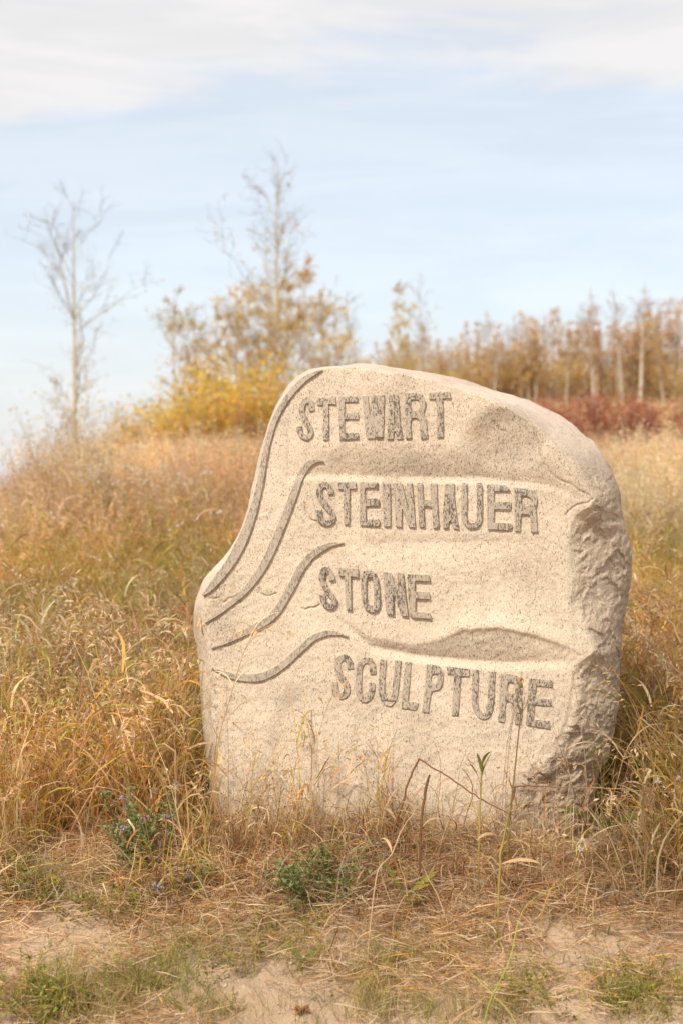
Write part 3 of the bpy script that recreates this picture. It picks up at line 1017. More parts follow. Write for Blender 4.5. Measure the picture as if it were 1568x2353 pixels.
def make_clump(name, seed, kind):
    rng = np.random.default_rng(seed)
    g = Geo()
    if kind == 'tall':
        pal, wt = [TAN, GOLD, STRAW, BROWN, RED, OLIVE], [3.2, 3.0, 2.4, 1.6, 0.9, 1.6]
        for _ in range(rng.integers(4, 7)):
            f = np.array([*rng.normal(0, 0.05, 2), -0.01])
            culm(g, rng, f, rng.uniform(0.38, 0.72), rng.uniform(0, 6.28), rng.uniform(0.05, 0.5), pal, wt, rng.integers(3, 6), rng.random() < 0.25)
        n = 20
        bs = np.column_stack([rng.normal(0, 0.06, (n, 2)), np.full(n, -0.01)])
        c = pick(rng, n, pal, wt)
        ribbons(g, bs, rng.uniform(0, 6.28, n), rng.uniform(0.03, 0.45, n), rng.uniform(0.2, 0.58, n), rng.choice([0.3, 0.8, 1.6, 2.4], n), rng.uniform(0.004, 0.011, n), c * 0.8, c, 7, 0.25, 0.8, rng)
    elif kind == 'brown':
        pal, wt = [BROWN, RED, TAN, GREY, GOLD], [3, 2.4, 2.2, 0.8, 1.6]
        for _ in range(rng.integers(4, 7)):
            f = np.array([*rng.normal(0, 0.06, 2), -0.01])
            culm(g, rng, f, rng.uniform(0.3, 0.58), rng.uniform(0, 6.28), rng.uniform(0.1, 0.7), pal, wt, rng.integers(4, 8), rng.random() < 0.15, 0.0115)
        n = 14
        bs = np.column_stack([rng.normal(0, 0.07, (n, 2)), np.full(n, -0.01)])
        c = pick(rng, n, pal, wt)
        ribbons(g, bs, rng.uniform(0, 6.28, n), rng.uniform(0.1, 0.7, n), rng.uniform(0.15, 0.4, n), rng.uniform(0.6, 2.6, n), rng.uniform(0.005, 0.011, n), c * 0.8, c, 7, 0.3, 0.8, rng)
    elif kind == 'green':
        pal, wt = [OLIVE, LIME, GREEN, GOLD, TAN], [3, 2.0, 1.6, 2.0, 1.4]
        n = 34
        bs = np.column_stack([rng.normal(0, 0.06, (n, 2)), np.full(n, -0.01)])
        c = pick(rng, n, pal, wt)
        tip = c * 0.5 + pick(rng, n, [GOLD, TAN, OLIVE], [1, 1, 1]) * 0.5
        ribbons(g, bs, rng.uniform(0, 6.28, n), rng.uniform(0.03, 0.5, n), rng.uniform(0.2, 0.55, n), rng.uniform(0.2, 1.7, n), rng.uniform(0.005, 0.011, n), c, tip, 6, 0.15, 0.6, rng)
        for _ in range(2):
            culm(g, rng, np.array([*rng.normal(0, 0.05, 2), -0.01]), rng.uniform(0.4, 0.7), rng.uniform(0, 6.28), rng.uniform(0.05, 0.4), pal, wt, 3, False)
    elif kind == 'plume':
        pal, wt = [TAN, GOLD, STRAW, PINK, OLIVE], [2, 2, 2, 2, 1]
        for _ in range(rng.integers(7, 11)):
            f = np.array([*rng.normal(0, 0.08, 2), -0.01])
            culm(g, rng, f, rng.uniform(0.5, 0.95), rng.uniform(0, 6.28), rng.uniform(0.05, 0.35), pal, wt, 2, True)
        n = 22
        bs = np.column_stack([rng.normal(0, 0.08, (n, 2)), np.full(n, -0.01)])
        c = pick(rng, n, [OLIVE, GOLD, TAN, LIME], [2, 2, 2, 1])
        ribbons(g, bs, rng.uniform(0, 6.28, n), rng.uniform(0.03, 0.4, n), rng.uniform(0.3, 0.6, n), rng.uniform(0.3, 1.5, n), rng.uniform(0.005, 0.010, n), c, c, 5, 0.15, 0.6, rng)
    elif kind == 'wisp':
        pal, wt = [TAN, RED, STRAW, BROWN, OLIVE], [3, 1.2, 2, 1.6, 1]
        for _ in range(rng.integers(2, 5)):
            f = np.array([*rng.normal(0, 0.04, 2), -0.01])
            culm(g, rng, f, rng.uniform(0.22, 0.55), rng.uniform(0, 6.28), rng.uniform(0.05, 0.45), pal, wt, rng.integers(2, 5), rng.random() < 0.25, 0.007)
        n = 7
        bs = np.column_stack([rng.normal(0, 0.05, (n, 2)), np.full(n, -0.01)])
        c = pick(rng, n, pal, wt)
        ribbons(g, bs, rng.uniform(0, 6.28, n), rng.uniform(0.05, 0.6, n), rng.uniform(0.08, 0.26, n), rng.uniform(0.4, 2.4, n), rng.uniform(0.003, 0.007, n), c * 0.8, c, 7, 0.25, 0.8, rng)
    elif kind == 'thatch':
        n = 30
        bs = np.column_stack([rng.normal(0, 0.075, (n, 2)), rng.uniform(0.0, 0.035, n)])
        c = pick(rng, n, [TAN, GREY * 1.15, BROWN, STRAW, GOLD], [2.6, 2.6, 2.2, 2.4, 0.6])
        ribbons(g, bs, rng.uniform(0, 6.28, n), rng.uniform(1.25, 1.62, n), rng.uniform(0.05, 0.2, n), rng.uniform(-0.15, 0.25, n), rng.uniform(0.002, 0.0055, n), c, c, 4, 0.3, 1.0, rng)
    elif kind == 'short':
        n = 22
        bs = np.column_stack([rng.normal(0, 0.035, (n, 2)), np.full(n, -0.005)])
        c = pick(rng, n, [LIME, OLIVE, GREEN, TAN], [2, 2, 1.6, 1])
        ribbons(g, bs, rng.uniform(0, 6.28, n), rng.uniform(0.05, 0.7, n), rng.uniform(0.06, 0.22, n), rng.uniform(0.1, 1.2, n), rng.uniform(0.002, 0.004, n), c, c * 0.6 + TAN * 0.3, 5, 0.15, 0.6, rng)
    elif kind == 'dryshort':
        n = 24
        bs = np.column_stack([rng.normal(0, 0.05, (n, 2)), np.full(n, -0.005)])
        c = pick(rng, n, [TAN, STRAW, BROWN, GREY, GOLD], [3, 2, 2.4, 2, 1])
        ribbons(g, bs, rng.uniform(0, 6.28, n), rng.uniform(0.2, 1.2, n), rng.uniform(0.08, 0.28, n), rng.uniform(0.4, 2.4, n), rng.uniform(0.003, 0.0075, n), c * 0.9, c, 6, 0.35, 0.9, rng)
    elif kind == 'forb':
        # small broad leaves of clover-like weeds
        for _ in range(5):
            a, h = rng.uniform(0, 6.28), rng.uniform(0.04, 0.13)
            t = np.linspace(0, 1, 4)
            pts = np.stack([0.06 * t * math.cos(a), 0.06 * t * math.sin(a), h * t], 1) + np.array([*rng.normal(0, 0.03, 2), 0])
            tube(g, pts, 0.0012, OLIVE, 3)
            m = 9
            k = rng.uniform(0.2, 1, m)
            bs = np.stack([np.interp(k, t, pts[:, i]) for i in range(3)], 1)
            c = pick(rng, m, [GREEN * 1.2, LIME * 0.8, OLIVE], [2, 2, 2])
            ribbons(g, bs, rng.uniform(0, 6.28, m), rng.uniform(0.7, 1.5, m), rng.uniform(0.010, 0.022, m), 0.4, rng.uniform(0.004, 0.009, m), c, c, 3, 0.1, 0.4, rng, 1)
    elif kind == 'pebble':
        blob(g, (0, 0, 0.1), 0.5, (0.50, 0.40, 0.29), rng, 0.6, 0.22, 5, 8)
        return g.mesh(name, M_PEBBLE, True)
    return g.mesh(name, M_GRASS)


M_PEBBLE = mat_plain('pebble_stone', (0.50, 0.40, 0.29), (0.36, 0.28, 0.2), 3)

PROTO = {}


def proto_collection(kind, count):
    c = bpy.data.collections.new('kinds_' + kind)
    for k in range(count):
        o = bpy.data.objects.new('%s_%02d' % (kind, k), make_clump('grass_' + kind, 100 + 13 * k + sum(map(ord, kind)), kind))
        c.objects.link(o)
    PROTO[kind] = (c, count)


for kd, ct in (('tall', 7), ('brown', 6), ('green', 5), ('plume', 5), ('wisp', 8), ('thatch', 6), ('short', 4), ('dryshort', 5), ('forb', 4), ('pebble', 4)):
    proto_collection(kd, ct)


def scatter(name, kind, pos, scale, tilt=0.12, tint=None, label=None, cat='grass', rng=RNG):
    """Scatter the clumps of one kind over given ground points: one uncountable mass."""
    pos = np.asarray(pos, float)
    n = len(pos)
    if n == 0:
        return None
    me = bpy.data.meshes.new(name)
    me.vertices.add(n)
    me.vertices.foreach_set('co', pos.astype(np.float32).ravel())
    rot = np.column_stack([rng.normal(0, tilt, n), rng.normal(0, tilt, n), rng.uniform(0, 6.283, n)]).astype(np.float32)
    at = me.attributes.new('rot', 'FLOAT_VECTOR', 'POINT')
    at.data.foreach_set('vector', rot.ravel())
    at = me.attributes.new('size', 'FLOAT', 'POINT')
    at.data.foreach_set('value', np.asarray(scale, np.float32))
    at = me.attributes.new('which', 'INT', 'POINT')
    at.data.foreach_set('value', rng.integers(0, PROTO[kind][1], n).astype(np.int32))
    at = me.attributes.new('tint', 'FLOAT_COLOR', 'POINT')
    c = np.ones((n, 4), np.float32)
    c[:, :3] = 1.0 if tint is None else tint
    at.data.foreach_set('color', c.ravel())
    ng = bpy.data.node_groups.new(name + '_scatter', 'GeometryNodeTree')
    ng.interface.new_socket('Geometry', in_out='INPUT', socket_type='NodeSocketGeometry')
    ng.interface.new_socket('Geometry', in_out='OUTPUT', socket_type='NodeSocketGeometry')
    nd = ng.nodes.new
    gi, go = nd('NodeGroupInput'), nd('NodeGroupOutput')
    ci = nd('GeometryNodeCollectionInfo')
    ci.inputs['Collection'].default_value = PROTO[kind][0]
    ci.inputs['Separate Children'].default_value = True
    ci.inputs['Reset Children'].default_value = True
    ip = nd('GeometryNodeInstanceOnPoints')
    ip.inputs['Pick Instance'].default_value = True
    L = ng.links.new

    def named(nm, dt):
        a = nd('GeometryNodeInputNamedAttribute')
        a.data_type = dt
        a.inputs['Name'].default_value = nm
        return a.outputs['Attribute']
    e2r = nd('FunctionNodeEulerToRotation')
    L(named('rot', 'FLOAT_VECTOR'), e2r.inputs[0])
    L(gi.outputs[0], ip.inputs['Points'])
    L(ci.outputs[0], ip.inputs['Instance'])
    L(named('which', 'INT'), ip.inputs['Instance Index'])
    L(e2r.outputs[0], ip.inputs['Rotation'])
    cx = nd('ShaderNodeCombineXYZ')
    s = named('size', 'FLOAT')
    for k in range(3):
        L(s, cx.inputs[k])
    L(cx.outputs[0], ip.inputs['Scale'])
    L(ip.outputs[0], go.inputs[0])
    o = link(name, me, None, label, cat, None, 'stuff')
    md = o.modifiers.new('scatter', 'NODES')
    md.node_group = ng
    return o


def field(y0, y1, dens, rng, margin=1.6):
    """Random ground points in the stretch of slope the camera can see (and a step beyond)."""
    wmax = 0.25 * y1 + margin
    n = int(dens * (y1 - y0) * 2 * wmax)
    x = rng.uniform(-wmax, wmax, n)
    y = rng.uniform(y0, y1, n)
    k = np.abs(x) < 0.25 * y + margin
    return x[k], y[k]


def rnd_noise(x, y, scale, seed):
    return fbm(np.stack([x, y, np.zeros_like(x)], 1), scale, 3, seed)


def in_boulder(x, y, pad=0.0):
    return (x > -0.55 - pad) & (x < 1.06 + pad) & (y > face_base(x, 0.1) - 0.02 - pad) & (y < 5.9)


def edge_y(x):
    """Nearest distance at which the tall grass starts, left to right."""
    return np.interp(x, [-3, -1.3, -1.0, -0.75, -0.55, -0.2, 0.1, 0.5, 0.8, 1.0, 1.3, 3], [5.04, 5.04, 5.02, 4.96, 4.92, 4.94, 4.97, 4.88, 4.82, 4.76, 4.70, 4.66])


def tints(x, y, rng):
    """Broad colour patches in the sward; far grass is also brightened against self-shadowing."""
    n = len(x)
    t = np.ones((n, 3))
    a = rnd_noise(x, y, 0.55, 5)[:, None]
    t = t * (1 + 0.30 * a) * (1 + sstep(9, 15, y)[:, None] * np.array([[0.10, 0.15, 0.24]]))  # far clumps paler, brightened in colour to offset their self-shadowing
    b = np.clip(rnd_noise(x, y, 0.8, 15), -1, 1)[:, None]
    t = t * (1 + b * sstep(4.9, 5.6, y)[:, None] * np.array([[0.12, -0.06, -0.20]]))
    return np.clip(t * rng.uniform(0.78, 1.2, (n, 1)), 0.3, 1.6)


def zone_pick(x, y, rng):
    """Share of each kind of clump by distance up the slope."""
    n = len(x)
    b = rnd_noise(x, y, 0.7, 25)
    r = rng.random(n) + 0.22 * b
    brown = sstep(6.0, 6.8, y) * sstep(9.2, 7.8, y)
    olive = sstep(7.8, 9.2, y) * sstep(13.5, 11, y)
    plume = sstep(9.5, 13.5, y)
    kind = np.full(n, 'tall', dtype=object)
    kind[r < 0.30] = 'green'
    u = rng.random(n)
    kind[u < 0.68 * brown] = 'brown'
    u = rng.random(n)
    kind[u < 0.50 * olive] = 'green'
    u = rng.random(n)
    kind[u < 0.72 * plume] = 'plume'
    return kind


def build_grass():
    rng = np.random.default_rng(11)
    xs, ys, ss = [], [], []
    for y0, y1, dens, sc in ((4.4, 8, 92, 1.12), (8, 16.5, 58, 0.92), (16.5, 33, 18, 0.72), (33, 85, 6, 0.8)):
        x, y = field(y0, y1, dens, rng)
        xs.append(x)
        ys.append(y)
        ss.append(sc * rng.uniform(0.7, 1.15, len(x)))
    x, y, s = map(np.concatenate, (xs, ys, ss))
    ok = (y > edge_y(x) + 0.06 * rng.normal(size=len(x))) & ~in_boulder(x, y, 0.03)
    # only short sparse growth against the carved face
    front = (x > -0.50) & (x < 1.0) & (y < 5.6)
    ok &= ~(front & (rng.random(len(x)) < np.interp(x, [-0.5, -0.2, 0.1, 0.5, 0.8], [0.0, 0.05, 0.2, 0.05, 0.0])))
    s = np.where(front, s * np.interp(x, [-0.5, -0.1, 0.2, 0.5, 0.8], [1.3, 1.2, 0.95, 1.0, 1.2]) * rng.uniform(0.6, 1.25, len(x)), s)
    s = s * np.where((y > 22) & (y < 34) & (x > 2.5), 0.7, 1)
    s = s * np.where(y < 6, 0.72 + 0.28 * sstep(0.0, 0.5, y - edge_y(x)), 1)
    x, y, s = x[ok], y[ok], s[ok]
    s = s * np.where((y > 10) & (rng.random(len(x)) < 0.2), 1.25, 1)
    kind = zone_pick(x, y, rng)
    kind[(x > -0.50) & (x < 0.98) & (y < 5.6) & (rng.random(len(x)) < 0.9)] = 'wisp'
    z = gz_at(x, y)
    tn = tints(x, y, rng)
    names = {'tall': ('golden_dry_grass', 'tall golden dry grass with curled leaves covering the slope around the boulder'),
             'brown': ('russet_grass', 'russet brown withered grass in a band up the left slope'),
             'green': ('olive_grass', 'olive green grass growing through the dry sward'),
             'wisp': ('wispy_grass', 'thin wispy dry grass stems standing before the carved face'),
             'plume': ('plumed_grass', 'pinkish beige plumed grass along the far crest of the slope')}
    for kd, (nm, lb) in names.items():
        k = kind == kd
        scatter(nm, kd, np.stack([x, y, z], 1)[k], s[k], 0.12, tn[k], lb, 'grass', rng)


BARE = [(170, 2150, 230, 90), (560, 2240, 190, 100), (40, 1930, 90, 40), (1400, 2190, 220, 70), (700, 2330, 300, 60), (60, 2340, 60, 10), (1050, 2340, 240, 40), (1500, 2330, 120, 40)]


def bareness(x, y):
    px = 784 + x / y * F
    py = 1176 + (CAM_H - terrain(x, y)) / y * F
    b = np.zeros(len(x))
    for cx, cy, rx, ry in BARE:
        b = np.maximum(b, np.exp(-(((px - cx) / rx) ** 2 + ((py - cy) / ry) ** 2) * 0.9))
    return b


def build_foreground():
    rng = np.random.default_rng(21)

    def pts(n):
        x = rng.uniform(-2.4, 2.4, n)
        y = rng.uniform(3.6, 5.4, n)
        k = ~in_boulder(x, y, -0.03)
        return x[k], y[k]
    # matted dead grass
    x, y = pts(4200)
    b = bareness(x, y)
    dz = sstep(4.1, 4.7, y)
    k = rng.random(len(x)) < np.clip((0.24 + 0.8 * dz) * (1 - 0.97 * b), 0.03, 1)
    x, y = x[k], y[k]
    scatter('dead_grass_mat', 'thatch', np.stack([x, y, gz_at(x, y)], 1), rng.uniform(0.55, 1.1, len(x)), 0.12, tints(x, y, rng) * np.array([[1.12, 1.1, 1.08]]),
            'matted grey brown dead grass lying before the boulder', 'grass', rng)
    x, y = pts(1400)
    px = 784 + x / y * F
    py = 1176 + (CAM_H - terrain(x, y)) / y * F
    k = rng.random(len(x)) < np.exp(-(((px - 800) / 420) ** 2 + ((py - 2040) / 70) ** 2)) + 0.6 * np.exp(-(((px - 1350) / 300) ** 2 + ((py - 2060) / 60) ** 2))
    x, y = x[k], y[k]
    scatter('tangled_dead_grass', 'dryshort', np.stack([x, y, gz_at(x, y) + 0.01], 1), rng.uniform(0.6, 1.1, len(x)), 0.7, tints(x, y, rng) * np.array([[0.86, 0.80, 0.74]]),
            'tangled brown dead grass heaped at the foot of the boulder', 'grass', rng)
    # withered tufts
    x, y = pts(2000)
    b = bareness(x, y)
    k = rng.random(len(x)) < np.clip(sstep(4.5, 4.95, y) * 0.9 + 0.16 - 0.5 * b, 0, 1)
    x, y = x[k], y[k]
    scatter('withered_tufts', 'dryshort', np.stack([x, y, gz_at(x, y)], 1), rng.uniform(0.5, 1.15, len(x)), 0.2, tints(x, y, rng),
            'short withered straw tufts along the foot of the boulder', 'grass', rng)
    # green blades
    spots = [(150, 2310, 150, 60, 60), (60, 2040, 90, 40, 26), (700, 2200, 90, 60, 10), (870, 2230, 90, 60, 26), (830, 2320, 120, 30, 14), (560, 2240, 14, 16, 3),
             (1060, 2230, 140, 60, 24), (1130, 2330, 160, 40, 16), (1480, 2290, 120, 60, 26), (330, 2260, 160, 60, 26), (470, 2190, 160, 60, 20), (940, 2330, 80, 20, 6),
             (780, 1960, 300, 30, 14), (250, 2010, 140, 30, 14), (480, 2330, 200, 30, 16), (1350, 2080, 160, 60, 8)]
    gx_, gy_ = [], []
    for cx, cy, rx, ry, n in spots:
        for _ in range(n):
            p = G(cx + rng.normal(0, rx * 0.5), min(max(cy + rng.normal(0, ry * 0.5), 1900), 2440))
            gx_.append(p[0])
            gy_.append(p[1])
    x, y = np.array(gx_), np.array(gy_)
    k = ~in_boulder(x, y)
    x, y = x[k], y[k]
    scatter('green_tufts', 'short', np.stack([x, y, gz_at(x, y)], 1), rng.uniform(0.45, 0.95, len(x)), 0.15, tints(x, y, rng),
            'small fresh green grass tufts scattered over the bare soil', 'grass', rng)
    spots = [(100, 2330, 150, 50, 34), (60, 2050, 80, 40, 26), (1470, 2300, 120, 60, 26), (300, 2080, 160, 60, 22), (1420, 2000, 130, 60, 10), (450, 1990, 150, 40, 16),
             (400, 2250, 200, 60, 16), (1200, 2290, 140, 60, 10), (640, 2150, 160, 60, 10)]
    gx_, gy_ = [], []
    for cx, cy, rx, ry, n in spots:
        for _ in range(n):
            p = G(cx + rng.normal(0, rx * 0.5), min(max(cy + rng.normal(0, ry * 0.5), 1900), 2440))
            gx_.append(p[0])
            gy_.append(p[1])
    x, y = np.array(gx_), np.array(gy_)
    k = ~in_boulder(x, y)
    x, y = x[k], y[k]
    scatter('low_weeds', 'forb', np.stack([x, y, gz_at(x, y)], 1), rng.uniform(0.5, 1.1, len(x)), 0.15, tints(x, y, rng),
            'low clover-like green weeds creeping over the bare soil', 'weeds', rng)
    # grit
    x, y = pts(4200)
    k = rng.random(len(x)) < 0.22 + 0.78 * bareness(x, y)
    x, y = x[k], y[k]
    scatter('grit', 'pebble', np.stack([x, y, gz_at(x, y)], 1), rng.uniform(0.004, 0.010, len(x)) * rng.choice([1, 1, 1.4, 2.2], len(x)), 0.4, None, 'fine tan grit lying on the bare soil', 'gravel', rng)


build_grass()
build_foreground()


# ------------------------------------------------------------------ single plants near the boulder
def empty(name, loc, label, cat, group=None):
    o = bpy.data.objects.new(name, None)
    o.location = loc
    o.empty_display_size = 0.1
    COL.objects.link(o)
    return tag(o, label, cat, group)


JOINED = ('stems', 'foliage', 'flowers', 'seed_heads', 'seed_head', 'leaves', 'down', 'flower')


def part(root, name, geo, mat=None, smooth=True, label=None):
    for k in range(len(geo.v)):
        geo.v[k] = geo.v[k] - np.array(root.location)
    return link(name, geo.mesh(name, mat or M_PLANT, smooth), root, label, kind='stuff' if name in JOINED else None)


def path3(pts, per=5):
    return catmull(np.array([P(*p) for p in pts]), per)


def on_ground(p):
    p = np.array(p, float)
    p[2] = float(gz_at(p[0], p[1])[0])
    return p


BK, RB, YG = np.array((0.16, 0.10, 0.06)), np.array((0.30, 0.14, 0.075)), np.array((0.48, 0.38, 0.10))


def flower_stalk():
    rng = np.random.default_rng(31)
    base = on_ground(P(1163, 1960, 4.86))
    r = empty('flower_stalk', base, 'thin brown stalk with one orange yellow flower before the last carved line', 'wildflower')
    g = Geo()
    main = catmull(np.array([base - (0, 0, 0.02)] + [P(*p) for p in ((1166, 1920, 4.87), (1172, 1850, 4.88), (1181, 1770, 4.89), (1189, 1690, 4.9), (1194, 1640, 4.9), (1187, 1610, 4.9), (1193, 1582, 4.9))]), 5)
    n = len(main)
    c = np.linspace(0, 1, n)[:, None] * RB + (1 - np.linspace(0, 1, n)[:, None]) * np.array((0.33, 0.27, 0.07))
    tube(g, main, np.linspace(0.0036, 0.0014, n), c, 6)
    tube(g, path3([(1194, 1640, 4.9), (1206, 1622, 4.9), (1212, 1605, 4.9)]), 0.0012, RB, 5)
    tube(g, path3([(1194, 1640, 4.9), (1200, 1620, 4.91), (1204, 1600, 4.91)]), 0.001, RB, 5)
    part(r, 'stem', g)
    g = Geo()
    c0 = P(1195, 1562, 4.9)
    m = 22
    ribbons(g, np.tile(c0 - (0, 0, 0.004), (m, 1)), rng.uniform(0, 6.28, m), rng.uniform(0.1, 0.9, m), rng.uniform(0.012, 0.018, m), 0.3, 0.0055, (0.80, 0.36, 0.02), (0.85, 0.45, 0.03), 3, 0.1, 0.3, rng, 1)
    part(r, 'flower', g, label='small orange yellow flower head')
    g = Geo()
    blob(g, P(1194, 1574, 4.9), 0.006, (0.25, 0.28, 0.06), rng, 1.5, 0.1)
    part(r, 'calyx', g)
    for q in ((1213, 1600), (1205, 1595)):
        g = Geo()
        m = 16
        ribbons(g, np.tile(P(q[0], q[1], 4.9), (m, 1)), rng.uniform(0, 6.28, m), rng.uniform(0.2, 1.3, m), rng.uniform(0.008, 0.015, m), 0.3, 0.0025, TAN, STRAW, 2, 0.1, 0.5, rng)
        part(r, 'seed_head', g)


def bare_stalk(name, label, pts, rad, col, leaves=(), cat='dry stalk', leafcol=None):
    """A single weed stalk following real points in front of the stone; leaves = (point index, azimuth, length, width, lean, droop)."""
    rng = np.random.default_rng(int(abs(pts[0][0]) + len(pts)))
    base = on_ground(P(*pts[0]))
    r = empty(name, base, label, cat)
    g = Geo()
    ctrl = np.array([base - (0, 0, 0.02)] + [P(*p) for p in pts[1:]])
    main = catmull(ctrl, 5)
    main = main + rng.normal(0, 0.0012, main.shape)
    n = len(main)
    cc = np.asarray(col, float)
    if cc.ndim == 2:
        t = np.linspace(0, 1, n)
        cc = np.stack([np.interp(t, np.linspace(0, 1, len(cc)), cc[:, k]) for k in range(3)], 1)
    tube(g, main, np.interp(np.linspace(0, 1, n), np.linspace(0, 1, len(rad)), rad), cc, 6)
    part(r, 'stem', g)
    for k, az, ln, wd, le, dr in leaves:
        g = Geo()
        lc = np.array(leafcol if leafcol is not None else TAN) * rng.uniform(0.85, 1.15)
        ribbons(g, [main[min(int(k * (n - 1)), n - 1)]], az, le, ln, dr, wd, lc, lc * 0.9, 8, 0.12, 0.3, rng, 1)
        part(r, 'leaf', g)
    return r


flower_stalk()
bare_stalk('broken_stalk', 'red brown weed stalk snapped over into a long slanting arm before the boulder', [(890, 1935, 4.93), (905, 1900, 4.93), (922, 1850, 4.93), (940, 1790, 4.93), (958, 1748, 4.93), (966, 1746, 4.92), (984, 1757, 4.9), (1030, 1786, 4.88), (1080, 1820, 4.86), (1130, 1850, 4.84), (1180, 1872, 4.82)],
           (0.0042, 0.0034, 0.0026, 0.002), [RB * 1.3, RB, RB * 1.2, RB], [(0.12, 2.5, 0.10, 0.014, 0.6, 2.0), (0.8, 0.5, 0.06, 0.008, 1.4, 1.0)])
bare_stalk('kinked_stalk', 'dark and yellow weed stalk kinked into a long horizontal arm over the grass', [(1140, 2030, 4.62), (1146, 1985, 4.64), (1155, 1930, 4.66), (1168, 1870, 4.68), (1180, 1815, 4.7), (1184, 1807, 4.7), (1210, 1806, 4.7), (1300, 1808, 4.72), (1400, 1811, 4.74), (1500, 1818, 4.76), (1590, 1824, 4.78)],
           (0.004, 0.0036, 0.0032, 0.0022, 0.0019, 0.0015), [YG, YG, BK, RB, TAN * 0.8, RB], [(0.10, 0.3, 0.14, 0.02, 1.3, 0.8), (0.2, 3.6, 0.12, 0.018, 0.9, 1.6), (0.3, 3.0, 0.10, 0.016, 0.8, 1.8)])
bare_stalk('upright_stalk', 'upright yellow green weed stalk with narrow leaves clasping its tip', [(1098, 1990, 4.78), (1099, 1930, 4.8), (1101, 1860, 4.82), (1104, 1800, 4.84), (1106, 1750, 4.85)],
           (0.0036, 0.0032, 0.0028), [YG * 0.9, YG, YG * 0.85, (0.3, 0.27, 0.09)], [(0.82, 0.6, 0.09, 0.014, 0.25, 0.6), (0.85, 4.4, 0.08, 0.013, 0.2, 0.5), (0.7, 2.2, 0.10, 0.016, 0.3, 1.0), (0.98, 5.5, 0.06, 0.012, 0.3, 0.9)], leafcol=(0.25, 0.25, 0.07))
bare_stalk('withered_stalk', 'short dark red withered stalk left of the upright green one', [(962, 1985, 4.8), (965, 1920, 4.81), (970, 1860, 4.82), (980, 1800, 4.83), (985, 1780, 4.83)],
           (0.0042, 0.0036, 0.005, 0.003), [RB * 0.8, RB, BK], [(0.4, 2.7, 0.12, 0.016, 0.5, 2.0), (0.3, 0.2, 0.11, 0.014, 0.7, 2.2)])
bare_stalk('leaning_straw', 'long pale straw stalk leaning left against the foot of the boulder', [(838, 2075, 4.45), (862, 2020, 4.55), (900, 1960, 4.65), (925, 1900, 4.75), (968, 1840, 4.85)],
           (0.0022, 0.002, 0.0015), [TAN, STRAW * 0.9, TAN], [(0.5, 2.0, 0.10, 0.01, 0.6, 1.8)])


def broadleaf(name, label, base_px, leaves, stem_h, col):
    rng = np.random.default_rng(int(base_px[0]))
    base = G(*base_px)
    r = empty(name, base, label, 'weed')
    g = Geo()
    tube(g, [base - (0, 0, 0.02), base + (0, 0, stem_h * 0.5), base + (0.004, 0, stem_h)], (0.006, 0.005, 0.004), YG * 0.8, 6)
    part(r, 'stem', g)
    for az, ln, wd, le, dr in leaves:
        g = Geo()
        # toothed blade: ribbon with a jagged margin
        c = np.array(col) * rng.uniform(0.85, 1.2)
        ribbons(g, [base + (0, 0, stem_h * rng.uniform(0.6, 1.0))], az, le, ln, dr, wd, c, c * np.array((1.25, 1.05, 0.8)), 12, 0.05, 0.25, rng, 1)
        v = g.v[0]
        ctr = (v[0::2] + v[1::2]) / 2
        k = 1 + 0.35 * np.where(np.arange(len(ctr)) % 2 == 0, 1, -1)[:, None]
        v[0::2] = ctr + (v[0::2] - ctr) * k
        v[1::2] = ctr + (v[1::2] - ctr) * k
        part(r, 'leaf', g)


broadleaf('thistle_rosette', 'yellow green broad-leaved weed with toothed leaves before the boulder centre', (928, 2110), [(2.6, 0.20, 0.03, 0.45, 0.7), (0.5, 0.16, 0.028, 0.7, 0.6), (0.1, 0.10, 0.02, 1.0, 0.5), (5.6, 0.07, 0.018, 1.1, 0.4)], 0.08, (0.26, 0.28, 0.06))
broadleaf('dock_weed', 'green lance-leaved weed among dry grass right of the boulder', (1395, 1960), [(2.8, 0.20, 0.045, 1.0, 0.5), (0.4, 0.16, 0.04, 1.1, 0.5), (4.4, 0.14, 0.035, 0.9, 0.6)], 0.10, (0.15, 0.19, 0.05))
broadleaf('plantain_weed', 'small flat green weed with pointed leaves on soil in the foreground', (690, 2230), [(2.4, 0.09, 0.022, 0.8, 0.4), (0.4, 0.10, 0.022, 0.9, 0.4), (5.2, 0.08, 0.02, 1.0, 0.3), (4.0, 0.07, 0.02, 1.1, 0.3)], 0.03, (0.15, 0.18, 0.05))
broadleaf('reddened_rosette', 'low reddish rosette weed at the bottom of the bare soil', (690, 2330), [(k * 1.9, 0.025 + 0.004 * (k % 4), 0.016, 0.8 + 0.1 * (k % 5), 0.5) for k in range(11)], 0.01, (0.30, 0.15, 0.08))


